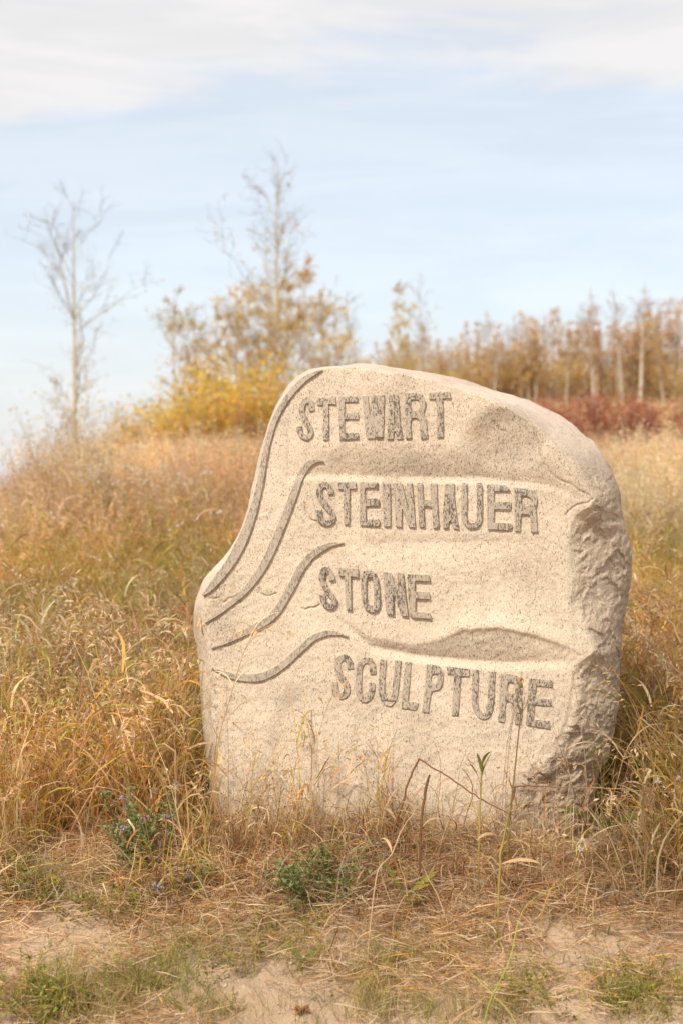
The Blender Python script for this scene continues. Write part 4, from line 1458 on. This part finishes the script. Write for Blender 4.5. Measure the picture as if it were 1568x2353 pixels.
def alfalfa(name, label, base_px, stems, height, spread, flowers, lean_az=None):
    rng = np.random.default_rng(int(base_px[0] * 3))
    base = G(*base_px)
    r = empty(name, base, label, 'plant')
    gs, gl, gf = Geo(), Geo(), Geo()
    for k in range(stems):
        az = rng.uniform(0, 6.28)
        h = height * rng.uniform(0.55, 1.0)
        s = spread * rng.uniform(0.2, 1)
        t = np.linspace(0, 1, 7)
        f = base + np.array([*rng.normal(0, spread * 0.3, 2), -0.01])
        pts = np.stack([f[0] + s * t ** 1.3 * math.cos(az), f[1] + s * t ** 1.3 * math.sin(az), f[2] + h * t], 1) + rng.normal(0, 0.004, (7, 3))
        tube(gs, pts, np.linspace(0.0018, 0.0009, 7), (0.20, 0.22, 0.08), 4)
        m = int(30 * h / 0.25)
        kk = rng.uniform(0.12, 1, m)
        bs = np.stack([np.interp(kk, t, pts[:, i]) for i in range(3)], 1)
        a = rng.uniform(0, 6.28, m)
        bs = bs + np.stack([np.cos(a), np.sin(a), np.full(m, 0.4)], 1) * rng.uniform(0.004, 0.016, m)[:, None]
        for d in (-0.6, 0, 0.6):
            c = pick(rng, m, [(0.20, 0.26, 0.11), (0.25, 0.31, 0.12), (0.33, 0.34, 0.10)], [3, 3, 1])
            ribbons(gl, bs, a + d, rng.uniform(0.5, 1.4, m), rng.uniform(0.012, 0.022, m), 0.3, rng.uniform(0.007, 0.011, m), c, c * 1.1, 3, 0.05, 0.3, rng, 1)
        if k < flowers:
            m = 26
            tip = pts[-1]
            bs = tip + rng.normal(0, 0.006, (m, 3))
            c = pick(rng, m, [(0.36, 0.28, 0.55), (0.48, 0.40, 0.66)], [1, 1])
            ribbons(gf, bs, rng.uniform(0, 6.28, m), rng.uniform(0.3, 1.4, m), 0.009, 0.3, 0.005, c, c * 1.1, 2, 0.1, 0.4, rng, 1)
    part(r, 'stems', gs)
    part(r, 'foliage', gl)
    if flowers:
        part(r, 'flowers', gf, label='small pale violet flower heads')


alfalfa('alfalfa_plant', 'tall grey green alfalfa plant with violet flowers left of the boulder', (320, 2020), 22, 0.32, 0.14, 6)
alfalfa('alfalfa_plant', 'compact bluish green alfalfa plant just before the boulder', (745, 2085), 26, 0.21, 0.13, 0)
alfalfa('alfalfa_plant', 'sprawling green alfalfa with two violet heads on soil by the left grass edge', (420, 2060), 7, 0.15, 0.14, 3)
alfalfa('alfalfa_plant', 'small dark green alfalfa sprig at the left edge of the photo', (40, 2080), 9, 0.13, 0.14, 0)
alfalfa('alfalfa_plant', 'little alfalfa sprig left of the compact plant before the boulder', (650, 2070), 6, 0.13, 0.07, 0)


def wispy(label, base, height, spread, stems, col):
    rng = np.random.default_rng(int(base[0] * 1000) % 9973)
    base = on_ground(base)
    r = empty('wispy_weed', base, label, 'weed')
    gs, gh = Geo(), Geo()
    for k in range(stems):
        az = rng.uniform(0, 6.28)
        h, s = height * rng.uniform(0.6, 1.0), spread * rng.uniform(0.2, 1)
        t = np.linspace(0, 1, 7)
        pts = np.stack([base[0] + s * t * math.cos(az), base[1] + 0.4 * s * t * math.sin(az), base[2] - 0.01 + h * t], 1) + rng.normal(0, 0.004, (7, 3))
        c = pick(rng, 1, [TAN * 0.8, RB, OLIVE], [2, 2, 1.4])[0]
        tube(gs, pts, np.linspace(0.0013, 0.0006, 7), c, 3)
        for _ in range(9):
            u = rng.uniform(0.35, 1)
            b = np.array([np.interp(u, t, pts[:, i]) for i in range(3)])
            a, l = rng.uniform(0, 6.28), rng.uniform(0.02, 0.07)
            e = b + np.array([math.cos(a) * l * 0.7, math.sin(a) * l * 0.35, l])
            tube(gs, [b, (b + e) / 2 + rng.normal(0, 0.003, 3), e], 0.0005, c, 3)
            m = 4
            ribbons(gh, np.tile(e, (m, 1)) + rng.normal(0, 0.003, (m, 3)), rng.uniform(0, 6.28, m), rng.uniform(0.2, 2, m), rng.uniform(0.006, 0.012, m), 0.3, 0.003, col, np.array(col) * 0.8, 2, 0.1, 0.5, rng, 1)
        m = 10
        u = rng.uniform(0.05, 0.8, m)
        bs = np.stack([np.interp(u, t, pts[:, i]) for i in range(3)], 1)
        c = pick(rng, m, [OLIVE, TAN, BROWN], [2, 2, 1])
        ribbons(gh, bs, rng.uniform(0, 6.28, m), rng.uniform(0.4, 1.1, m), rng.uniform(0.015, 0.045, m), 0.8, 0.003, c, c, 4, 0.2, 0.5, rng)
    part(r, 'stems', gs)
    part(r, 'seed_heads', gh)


wispy('wispy brown weed with tiny seed heads at the lower left of the carved face', P(560, 1900, 4.95), 0.42, 0.16, 7, (0.20, 0.12, 0.06))
wispy('thin reddish weed before the lower left middle of the boulder', P(660, 1920, 4.95), 0.36, 0.14, 5, (0.25, 0.14, 0.07))
wispy('fine tan weed below the fourth wave of the boulder', P(730, 1930, 4.96), 0.38, 0.16, 5, (0.38, 0.24, 0.12))
wispy('fine pale weed under the first letters of the last line', P(860, 1930, 4.97), 0.44, 0.18, 4, (0.42, 0.28, 0.15))
wispy('yellow green feathery weed rising against the rough right flank of the boulder', P(1385, 1900, 5.0), 0.50, 0.20, 8, (0.30, 0.30, 0.07))
wispy('thin tan weed under the middle of the last carved line', P(1000, 1940, 4.95), 0.34, 0.16, 4, (0.36, 0.22, 0.12))


def panicle(label, pts, Y, heads=True):
    rng = np.random.default_rng(int(pts[0][0]) + 7)
    base = on_ground(P(pts[0][0], pts[0][1], Y))
    r = empty('seeding_grass_stalk', base, label, 'grass stalk')
    main = catmull(np.array([base - (0, 0, 0.02)] + [P(x, y, Y) for x, y in pts[1:]]), 5)
    n = len(main)
    g = Geo()
    tube(g, main, np.linspace(0.0022, 0.0009, n), TAN, 4)
    part(r, 'stem', g)
    g = Geo()
    m = 7
    u = rng.uniform(0.1, 0.7, m)
    bs = np.stack([np.interp(u, np.linspace(0, 1, n), main[:, i]) for i in range(3)], 1)
    c = pick(rng, m, [STRAW, TAN, GOLD], [2, 2, 1])
    ribbons(g, bs, rng.uniform(0, 6.28, m), rng.uniform(0.3, 0.8, m), rng.uniform(0.12, 0.25, m), rng.uniform(1, 2.6, m), rng.uniform(0.005, 0.008, m), c, c, 7, 0.25, 0.6, rng)
    part(r, 'leaves', g)
    g = Geo()
    k = rng.uniform(0.78, 1.0, 18)
    bs = np.stack([np.interp(k, np.linspace(0, 1, n), main[:, i]) for i in range(3)], 1)
    for b, kk in zip(bs, k):
        a, l = rng.uniform(0, 6.28), rng.uniform(0.02, 0.07) * (1.5 - kk) * 2
        e = b + np.array([math.cos(a) * l, math.sin(a) * l * 0.5, l * 0.4])
        e2 = e + np.array([math.cos(a) * l * 0.4, 0, -l * 0.5])
        tube(g, catmull([b, e, e2], 3), 0.0005, TAN, 3)
        q = 3
        ribbons(g, np.tile(e2, (q, 1)) + rng.normal(0, 0.003, (q, 3)), a + rng.normal(0, 0.4, q), rng.uniform(1.8, 2.8, q), rng.uniform(0.016, 0.026, q), 0.1, rng.uniform(0.004, 0.006, q), STRAW * 1.1, TAN, 3, 0.1, 0.5, rng, 1)
    part(r, 'seed_head', g)


panicle('tall straw grass stalk with the fullest drooping seed head left of the boulder', [(150, 1900), (165, 1750), (185, 1600), (196, 1510), (202, 1470), (212, 1452)], 5.3)
panicle('tallest thin grass stalk with a sparse seed head left of the boulder', [(235, 1860), (237, 1700), (238, 1560), (232, 1470), (226, 1410), (225, 1385)], 5.5)
panicle('grass stalk with a nodding seed head close to the boulder left edge', [(430, 1880), (425, 1720), (420, 1620), (415, 1540), (408, 1512), (400, 1502)], 5.25)
panicle('grass stalk with feathery seed head beside the waves on the boulder edge', [(415, 1850), (425, 1650), (430, 1530), (436, 1450), (441, 1415)], 5.35)
panicle('leaning grass stalk with seed head before the third wave on the boulder', [(470, 1880), (500, 1720), (530, 1600), (560, 1500), (585, 1455), (605, 1445)], 5.05)
panicle('leaning grass stalk with seed head right of the boulder foot', [(1380, 1960), (1400, 1860), (1420, 1780), (1435, 1730), (1455, 1715), (1475, 1735)], 5.0)
panicle('pale upright grass stalk with seed head at the right edge behind the boulder', [(1470, 1700), (1475, 1600), (1478, 1500), (1482, 1420), (1488, 1385)], 6.4)


def arching(label, pts, col):
    r = bare_stalk('arching_stem', label, pts, (0.0022, 0.0018, 0.0010), col, [], 'stem')
    return r


arching('pale green stem arching up to the right across the foreground soil', [(1080, 2420, 4.05), (1120, 2310, 4.12), (1165, 2220, 4.2), (1185, 2130, 4.27), (1215, 2070, 4.34), (1290, 2030, 4.4)], [LIME * 1.1, LIME * 1.3])
arching('straight yellow green stem leaning left across the foreground soil', [(1240, 2440, 4.05), (1180, 2345, 4.1), (1120, 2275, 4.15), (1060, 2215, 4.2)], [LIME * 1.1, OLIVE * 1.4])
arching('upright thin pale green stem in the lower right foreground', [(1320, 2430, 4.07), (1325, 2380, 4.1), (1335, 2300, 4.12), (1338, 2230, 4.13)], [LIME, LIME * 1.3])


def fluff(label, p, n=3):
    rng = np.random.default_rng(int(p[0] * 977 + 5000))
    p = np.array(p)
    base = on_ground(p)
    r = empty('downy_seed_weed', base, label, 'weed', 'downy seed weeds')
    g = Geo()
    tube(g, catmull([base - (0, 0, 0.02), (base + p) / 2 + rng.normal(0, 0.01, 3), p], 4), 0.0016, OLIVE, 4)
    part(r, 'stem', g)
    g = Geo()
    for _ in range(n):
        c = p + rng.normal(0, 0.02, 3) * (n > 1) * np.array((2.2, 1, 1))
        m = 46
        ribbons(g, np.tile(c, (m, 1)), rng.uniform(0, 6.28, m), rng.uniform(0, 2.0, m), rng.uniform(0.010, 0.018, m), 0.2, 0.0045, (0.80, 0.72, 0.62), (0.82, 0.76, 0.68), 2, 0.1, 0.6, rng)
    part(r, 'down', g)


for lb, a, n in (('white downy seed head low in the grass right of the boulder', (1510, 1795, 4.9), 1), ('white downy seed head at the far right edge of the grass', (1556, 1790, 4.95), 1),
                 ('white downy tuft caught low in dry grass near the boulder foot', (1328, 1940, 4.7), 2), ('pair of white downy heads standing alone on the left slope', (140, 1190, 8.6), 4),
                 ('white downy heads on the slope nearest the boulder left edge', (520, 1185, 8.6), 4), ('faint white downy heads below the pair near the boulder', (400, 1210, 8.3), 3)):
    fluff(lb, P(*a), n)
rg = np.random.default_rng(77)
for k in range(16):
    xx = 170 + k * 19 + rg.normal(0, 8)
    yy = 1095 + rg.normal(0, 14)
    fluff('white downy seed heads in the pale row across the upper left slope', P(xx, yy, 10.6), 5)


# pebbles and litter one can pick out
def pebble(px, r, label):
    p = G(*px)
    g = Geo()
    rng = np.random.default_rng(int(px[0]))
    blob(g, (0, 0, 0), r, (0.5, 0.4, 0.3), rng, 0.62, 0.16, 6, 9)
    me = g.mesh('pebble', M_PEBBLE, True)
    link('pebble', me, None, label, 'pebble', 'pebbles on the bare soil', None, tuple(p + (0, 0, r * 0.3)))


for px, r, lb in (((235, 2270), 0.016, 'pale flat pebble above the green tuft at lower left'), ((610, 2064), 0.013, 'round tan pebble in a hollow below the alfalfa'),
                  ((250, 2140), 0.010, 'small whitish pebble on the left bare soil'), ((320, 2130), 0.010, 'small tan pebble right of the whitish one on the left soil'),
                  ((1290, 2295), 0.014, 'pale round pebble on the lower right soil'), ((1350, 2300), 0.011, 'small cream pebble at the lower right soil edge'),
                  ((890, 2260), 0.010, 'reddish cream pebble in the middle foreground'), ((1090, 2330), 0.012, 'buff pebble at the bottom right of centre'),
                  ((480, 2110), 0.009, 'tiny pebble left of the central dead grass mat'), ((1065, 2340), 0.008, 'tiny pale pebble at the bottom edge of the photo')):
    pebble(px, r, lb)

gl = Geo()
pl = G(1005, 2055)
r_ = empty('fallen_leaf', pl, 'curled pale tan fallen leaf on the dead grass before the boulder', 'leaf')
ribbons(gl, [pl + (0.03, 0, 0.02)], 2.2, 1.35, 0.10, 0.5, 0.028, STRAW * 1.0, TAN, 8, 0.1, 0.3, np.random.default_rng(3), 1)
part(r_, 'leaf_blade', gl)


def twig(label, pts, r):
    base = G(*pts[0])
    e = empty('twig', base, label, 'twig')
    g = Geo()
    line = catmull(np.array([G(*p) + (0, 0, 0.02) for p in pts]), 5)
    tube(g, line, np.linspace(r, r * 0.5, len(line)), (0.27, 0.19, 0.13), 5)
    part(e, 'stick', g)


twig('thin dry twig lying across the dead grass right of centre', [(1010, 2120), (1060, 2108), (1110, 2107), (1150, 2112)], 0.003)
twig('dark thin twig lying on dead grass below the alfalfa', [(960, 2140), (1000, 2138), (1045, 2142)], 0.0025)


# ------------------------------------------------------------------ trees and bushes on the crest
WHITE_B, GREY_B, TAN_B = np.array((0.62, 0.55, 0.44)), np.array((0.38, 0.33, 0.29)), np.array((0.40, 0.33, 0.25))


def aspen(seed, h, r0, leafiness, palette, wts, spread=0.23, first=0.3, branches=26, leaf=0.06, low_leaf=False, bark=WHITE_B):
    """Trunk + limbs as one mesh, twigs + leaves as another, foot at the origin."""
    rng = np.random.default_rng(seed)
    gt, gc = Geo(), Geo()
    k = 12
    t = np.linspace(0, 1, k)
    wob = np.cumsum(rng.normal(0, 0.012 * h / 8, (k, 2)), 0) * (t[:, None] + 0.2)
    trunk = np.column_stack([wob, h * t - 0.1])
    tc_ = np.outer(1 - t, bark) + np.outer(t, GREY_B * 1.1)
    tube(gt, trunk, r0 * (1 - t) ** 0.85 + 0.005, tc_, 7)
    lv = []
    us = np.sort(rng.uniform(first, 0.97, branches))
    for b, u in enumerate(us):
        az = b * 2.4 + rng.normal(0, 0.8)
        p0 = np.array([np.interp(u, t, trunk[:, i]) for i in range(3)])
        ln = h * spread * (0.35 + 0.9 * math.sin(math.pi * min(1, (u - first) / (1.02 - first)) ** 0.8)) * rng.choice([0.35, 0.6, 0.95, 1.3], p=[0.3, 0.3, 0.25, 0.15]) * (1.25 - u)
        ln = max(ln, 0.035 * h)
        el = rng.uniform(0.55, 1.1) if spread > 0.22 else rng.uniform(0.8, 1.25)
        m = 7
        tt = np.linspace(0, 1, m)
        bend = np.minimum(el + rng.uniform(-0.1, 0.6) * tt, 1.45)
        st = np.stack([np.cos(bend) * math.cos(az), np.cos(bend) * math.sin(az), np.sin(bend)], 1) * (ln / (m - 1))
        pts = np.vstack([p0, p0 + np.cumsum(st[:-1], 0)]) + rng.normal(0, 0.025 * ln, (m, 3)) * tt[:, None]
        rb = max(r0 * 0.40 * (1 - u) * (0.4 + ln / (h * spread)), 0.007)
        tube(gt, pts, rb * (1 - 0.8 * tt), GREY_B * 0.7 + bark * 0.3, 4)
        for s in range(2 + int(ln / (0.045 * h)) + rng.integers(0, 3)):
            v = rng.uniform(0.2, 1)
            q0 = np.array([np.interp(v, tt, pts[:, i]) for i in range(3)])
            a2, l2 = az + rng.normal(0, 1.0), (0.03 * h + ln * 0.3) * rng.uniform(0.4, 1.1)
            e2 = rng.uniform(0.1, 1.25)
            d2 = np.array([math.cos(e2) * math.cos(a2), math.cos(e2) * math.sin(a2), math.sin(e2)])
            q1 = q0 + d2 * l2
            mid = (q0 + q1) / 2 + rng.normal(0, 0.06 * l2, 3)
            tube(gc, [q0, mid, q1], (0.006, 0.0045, 0.003), GREY_B, 3)
            lf = leafiness * (max(0, min(1.6, 2.2 * (0.72 - u))) if low_leaf else 1)
            for z in range(3):
                o_ = mid if z else q1
                q2 = o_ + (rng.normal(0, 1, 3) * np.array((0.5, 0.5, 0.35)) + (0, 0, 0.35)) * l2 * 0.5
                tube(gc, [o_, q2], (0.004, 0.0025), GREY_B, 3)
                if rng.random() < 0.75:
                    for e in range(rng.poisson(lf * 2.4)):
                        w0 = rng.random()
                        lv.append(o_ + (q2 - o_) * w0 + rng.normal(0, 0.05, 3))
    if lv:
        lv = np.array(lv)
        n = len(lv)
        # light and dark sprays: colour follows clusters
        cl = fbm(lv, 1.1, 2, seed)
        c = pick(rng, n, palette, wts) * (1 + 0.22 * cl[:, None])
        ribbons(gc, lv, rng.uniform(0, 6.28, n), rng.uniform(0.6, 2.2, n), rng.uniform(0.7, 1.2, n) * leaf, 0.4, rng.uniform(0.7, 1.1, n) * leaf, c, c, 2, 0.1, 0.8, rng, 1)
    return gt.mesh('trunk', M_BARK), gc.mesh('crown', M_LEAF)


def plant_tree(meshes, loc, label, group=None, rz=0.0, s=1.0, name='aspen_tree', cat='tree', tilt=(0, 0), wide=1.0):
    r = empty(name, loc, label, cat, group)
    r.rotation_euler = (*tilt, rz)
    r.scale = (s * wide, s * wide, s)
    link('trunk', meshes[0], r)
    link('crown', meshes[1], r)
    return r


Y_GOLD, Y_ORG = np.array((0.82, 0.56, 0.10)), np.array((0.80, 0.43, 0.11))
Y_BRN, Y_OLV = np.array((0.58, 0.37, 0.19)), np.array((0.56, 0.47, 0.12))
Y_PNK, Y_TAN = np.array((0.76, 0.50, 0.34)), np.array((0.76, 0.56, 0.32))


def at_ground(px, Y, sink=0.05):
    X = (px - 784) / F * Y
    return (X, Y, float(gz_at(X, Y)[0]) - sink)


plant_tree(aspen(1, 8.2, 0.075, 0.9, [Y_GOLD, Y_OLV, Y_TAN], [2, 2, 1], 0.36, 0.14, 30, 0.06, True), at_ground(170, 40), 'slender bare aspen standing alone at the left on the crest')
plant_tree(aspen(2, 9.4, 0.085, 1.5, [Y_GOLD, Y_ORG, Y_TAN], [4, 1.5, 1], 0.32, 0.12, 42, 0.07, True), at_ground(632, 43), 'tall half-bare aspen with golden lower leaves above the boulder top left', rz=0.6)
plant_tree(aspen(3, 5.0, 0.05, 1.8, [Y_OLV, Y_TAN, Y_GOLD], [2, 2, 1], 0.30, 0.2, 22, 0.055), at_ground(400, 40), 'small thin aspen with few tan leaves between the two tall aspens')
plant_tree(aspen(4, 4.6, 0.045, 1.8, [Y_TAN, Y_BRN, Y_GOLD], [2, 2, 1], 0.30, 0.25, 20, 0.055), at_ground(452, 46), 'small greyish aspen just right of the small thin one')
plant_tree(aspen(5, 6.0, 0.05, 1.8, [Y_TAN, Y_ORG, Y_GOLD], [2, 2, 1.2], 0.30, 0.2, 28, 0.06), at_ground(570, 45), 'tan leaved aspen leaning close left of the tall golden one')
plant_tree(aspen(6, 6.6, 0.05, 2.0, [Y_GOLD, Y_ORG, Y_BRN], [2, 1.4, 1], 0.30, 0.12, 30, 0.06), at_ground(700, 46), 'golden orange aspen close behind the boulder top left')
plant_tree(aspen(7, 6.2, 0.045, 0.05, [Y_TAN], [1], 0.26, 0.4, 22, 0.05), at_ground(800, 56), 'faint leafless aspen rising right of the golden aspen')
plant_tree(aspen(8, 6.9, 0.045, 0.05, [Y_TAN], [1], 0.24, 0.4, 24, 0.05), at_ground(965, 68), 'faint leafless aspen standing up above the yellow tops near the boulder crest')
plant_tree(aspen(9, 6.4, 0.06, 3.2, [Y_GOLD, Y_OLV], [3, 1.4], 0.30, 0.1, 28, 0.07), at_ground(915, 62), 'bright yellow young aspen directly behind the boulder top')
plant_tree(aspen(10, 5.6, 0.06, 2.4, [Y_GOLD, Y_TAN], [3, 1.4], 0.30, 0.1, 26, 0.07), at_ground(772, 52), 'low yellow aspen behind the highest point of the boulder')


for k_, (px_, Y_, h_, lf_, lb_) in enumerate(((500, 44, 4.8, 1.8, 'bushy golden aspen at the left shoulder of the golden thicket'), (545, 42, 5.2, 2.0, 'bushy orange gold aspen in the middle of the golden thicket'), (660, 42, 5.4, 2.2, 'dense gold aspen hugging the boulder top left corner'), (740, 48, 5.6, 1.8, 'airy gold aspen peeping over the boulder top'), (615, 47, 6.2, 1.8, 'dense golden aspen behind the foot of the tall half-bare one'))):
    plant_tree(aspen(20 + k_, h_, 0.05, lf_, [Y_GOLD, Y_ORG, Y_OLV, Y_TAN], [4, 1.2, 0.8, 1], 0.32, 0.08, 34, 0.065), at_ground(px_, Y_), lb_)


def bush(seed, h, w_, n, palette, wts, leaf=0.06, stems=14):
    rng = np.random.default_rng(seed)
    gs, gc = Geo(), Geo()
    lv = []
    for k in range(stems):
        az, s, hh = rng.uniform(0, 6.28), w_ * rng.uniform(0.1, 0.5), h * rng.uniform(0.6, 1.05)
        t = np.linspace(0, 1, 6)
        pts = np.stack([s * t ** 0.8 * math.cos(az), s * t ** 0.8 * math.sin(az), hh * t - 0.05], 1) + rng.normal(0, 0.03 * h, (6, 3)) * t[:, None]
        tube(gs, pts, np.linspace(0.012, 0.003, 6), GREY_B, 4)
        for j in range(n // stems):
            u = rng.uniform(0.08, 1) ** 0.75
            b = np.array([np.interp(u, t, pts[:, i]) for i in range(3)])
            lv.append(b + rng.normal(0, 0.10 * w_, 3) * np.array((1, 1, 0.7)))
    lv = np.array(lv)
    lv[:, 2] = np.maximum(lv[:, 2], 0.02)
    m = len(lv)
    c = pick(rng, m, palette, wts) * (1 + 0.25 * fbm(lv, 2.0, 2, seed)[:, None])
    ribbons(gc, lv, rng.uniform(0, 6.28, m), rng.uniform(0.4, 2.2, m), rng.uniform(0.7, 1.3, m) * leaf, 0.4, rng.uniform(0.6, 1.0, m) * leaf, c, c, 2, 0.1, 0.8, rng, 1)
    return gs.mesh('stems', M_BARK), gc.mesh('crown', M_LEAF)


def plant_bush(meshes, loc, label, group=None, rz=0.0, s=1.0, name='bush'):
    r = empty(name, loc, label, 'bush', group)
    r.rotation_euler = (0, 0, rz)
    r.scale = (s, s, s)
    link('stems', meshes[0], r)
    link('crown', meshes[1], r)


YB = [bush(40 + k, 1.5, 1.7, 1500, [Y_GOLD, Y_OLV, Y_ORG], [3, 1.6, 0.8], 0.06) for k in range(3)]
OB = [bush(50 + k, 1.3, 1.6, 1300, [Y_ORG, Y_BRN, Y_GOLD], [2, 1.6, 1.2], 0.06) for k in range(2)]
RB_ = [bush(60 + k, 1.35, 1.7, 2000, [(0.44, 0.13, 0.07), (0.52, 0.21, 0.11), (0.34, 0.14, 0.08)], [3, 2, 1.5], 0.05) for k in range(3)]
RUST = [bush(90 + k, 1.3, 1.8, 1300, [(0.55, 0.22, 0.10), (0.62, 0.32, 0.12), (0.45, 0.24, 0.12)], [2, 2, 1], 0.06) for k in range(2)]
TB = [bush(70 + k, 1.7, 1.5, 420, [Y_OLV, Y_TAN, Y_GOLD], [2, 1.5, 1], 0.055) for k in range(2)]
rb = np.random.default_rng(91)
for k, (px, Y, s) in enumerate([(245, 33.5, 0.75), (285, 34, 0.95), (325, 33.6, 1.1), (370, 34, 1.15), (415, 34.5, 1.25), (460, 35, 1.45), (505, 35, 1.6), (550, 36, 1.8), (600, 36, 1.9), (650, 37, 2.0), (350, 37, 1.35), (480, 39, 1.9), (560, 40, 2.1), (430, 38, 1.6)]):
    src = YB if k % 3 else OB
    plant_bush(src[k % len(src)], at_ground(px, Y), 'golden yellow bush in the thicket on the crest left of the boulder' if k % 3 else 'orange brown bush among the golden thicket on the crest left of the boulder', 'golden bushes on the crest', rb.uniform(0, 6), s)
for px, Y, s, lb in ((120, 36, 1.5, 'sparse yellow green bush at the left foot of the lone bare aspen'), (205, 36.5, 1.5, 'sparse tan bush at the right foot of the lone bare aspen'), (75, 35, 1.2, 'low thin bush farthest left on the crest')):
    plant_bush(TB[int(px) % 2], at_ground(px, Y), lb, None, rb.uniform(0, 6), s)
for k, (px, Y, s) in enumerate([(1300, 29.5, 0.95), (1345, 30, 1.0), (1395, 29.5, 1.0), (1440, 30.2, 0.95), (1490, 29.8, 0.9), (1540, 30.2, 0.85), (1590, 29.8, 0.9), (1265, 30.5, 0.9), (1640, 30, 0.9)]):
    plant_bush(RB_[k % 3], at_ground(px, Y), 'dark red leaved bush in the low row right of the boulder', 'red bushes in front of the wood', rb.uniform(0, 6), s)

for k, (px, Y, s) in enumerate([(180, 17, 0.55), (225, 17.5, 0.58), (270, 17, 0.56), (320, 17.5, 0.6), (365, 17, 0.58), (410, 17.6, 0.62), (455, 17, 0.6), (505, 17.5, 0.64), (550, 17, 0.62), (600, 17, 0.62)]):
    src = OB if k % 2 else RUST
    plant_bush(src[k % len(src)], at_ground(px, Y), 'low rust orange bush in the row in front of the golden thicket', 'rust bushes on the crest', rb.uniform(0, 6), s)

# the young aspen wood along the far field
WOOD = [aspen(100, 7.6, 0.085, 1.9, [Y_TAN, Y_PNK, Y_BRN], [2, 2, 1.2], 0.17, 0.25, 36, 0.085),
        aspen(101, 8.4, 0.07, 1.5, [Y_PNK, Y_TAN, Y_GOLD], [2.4, 1.6, 0.8], 0.16, 0.3, 36, 0.085),
        aspen(102, 6.8, 0.08, 2.2, [Y_GOLD, Y_TAN, Y_ORG], [2, 2, 1], 0.19, 0.2, 36, 0.085),
        aspen(103, 8.0, 0.10, 1.2, [Y_BRN, Y_TAN], [2, 2], 0.16, 0.3, 36, 0.08),
        aspen(104, 7.2, 0.06, 1.9, [Y_ORG, Y_PNK, Y_BRN], [1.6, 2, 1.5], 0.17, 0.22, 36, 0.085),
        aspen(105, 9.2, 0.09, 0.8, [Y_TAN, Y_PNK], [2, 2], 0.15, 0.35, 32, 0.08)]
KINDS = ['tan leaved young aspen in the dense far wood behind the boulder and red bushes', 'pinkish leaved young aspen in the dense far wood behind the boulder and red bushes', 'golden leaved young aspen in the dense far wood behind the boulder and red bushes',
         'brown sparse-leaved young aspen in the dense far wood behind the boulder and red bushes', 'russet leaved young aspen in the dense far wood behind the boulder and red bushes', 'thin nearly bare aspen in the dense far wood behind the boulder and red bushes']
rw = np.random.default_rng(500)
for k in range(300):
    px = rw.uniform(740, 1720)
    Y = rw.uniform(69, 88)
    lim = np.interp(px, [740, 1100, 1300, 1450, 1600], [0.58, 0.66, 0.76, 0.85, 0.93])
    v = int(rw.choice(6, p=[0.2, 0.2, 0.2, 0.14, 0.16, 0.10]))
    plant_tree(WOOD[v], at_ground(px, Y), KINDS[v], 'aspens of the far wood', rw.uniform(0, 6.28), lim * rw.choice([0.62, 0.78, 0.9, 1.0]) * rw.uniform(0.9, 1.06) * 0.86, tilt=(rw.normal(0, 0.04), rw.normal(0, 0.04)), wide=rw.choice([1.0, 1.15, 1.35, 1.55]))
UB = [bush(80 + k, 2.2, 2.6, 700, [Y_OLV, Y_BRN, Y_TAN, Y_ORG], [2, 2, 1.4, 1.2], 0.10, 18) for k in range(3)]
for k in range(64):
    px = 740 + k * 15 + rw.normal(0, 8)
    Y = rw.uniform(70, 76)
    plant_bush(UB[k % 3], at_ground(px, Y), 'olive brown underbrush bush at the foot of the far wood', 'underbrush along the wood edge', rw.uniform(0, 6), rw.uniform(0.6, 1.45))
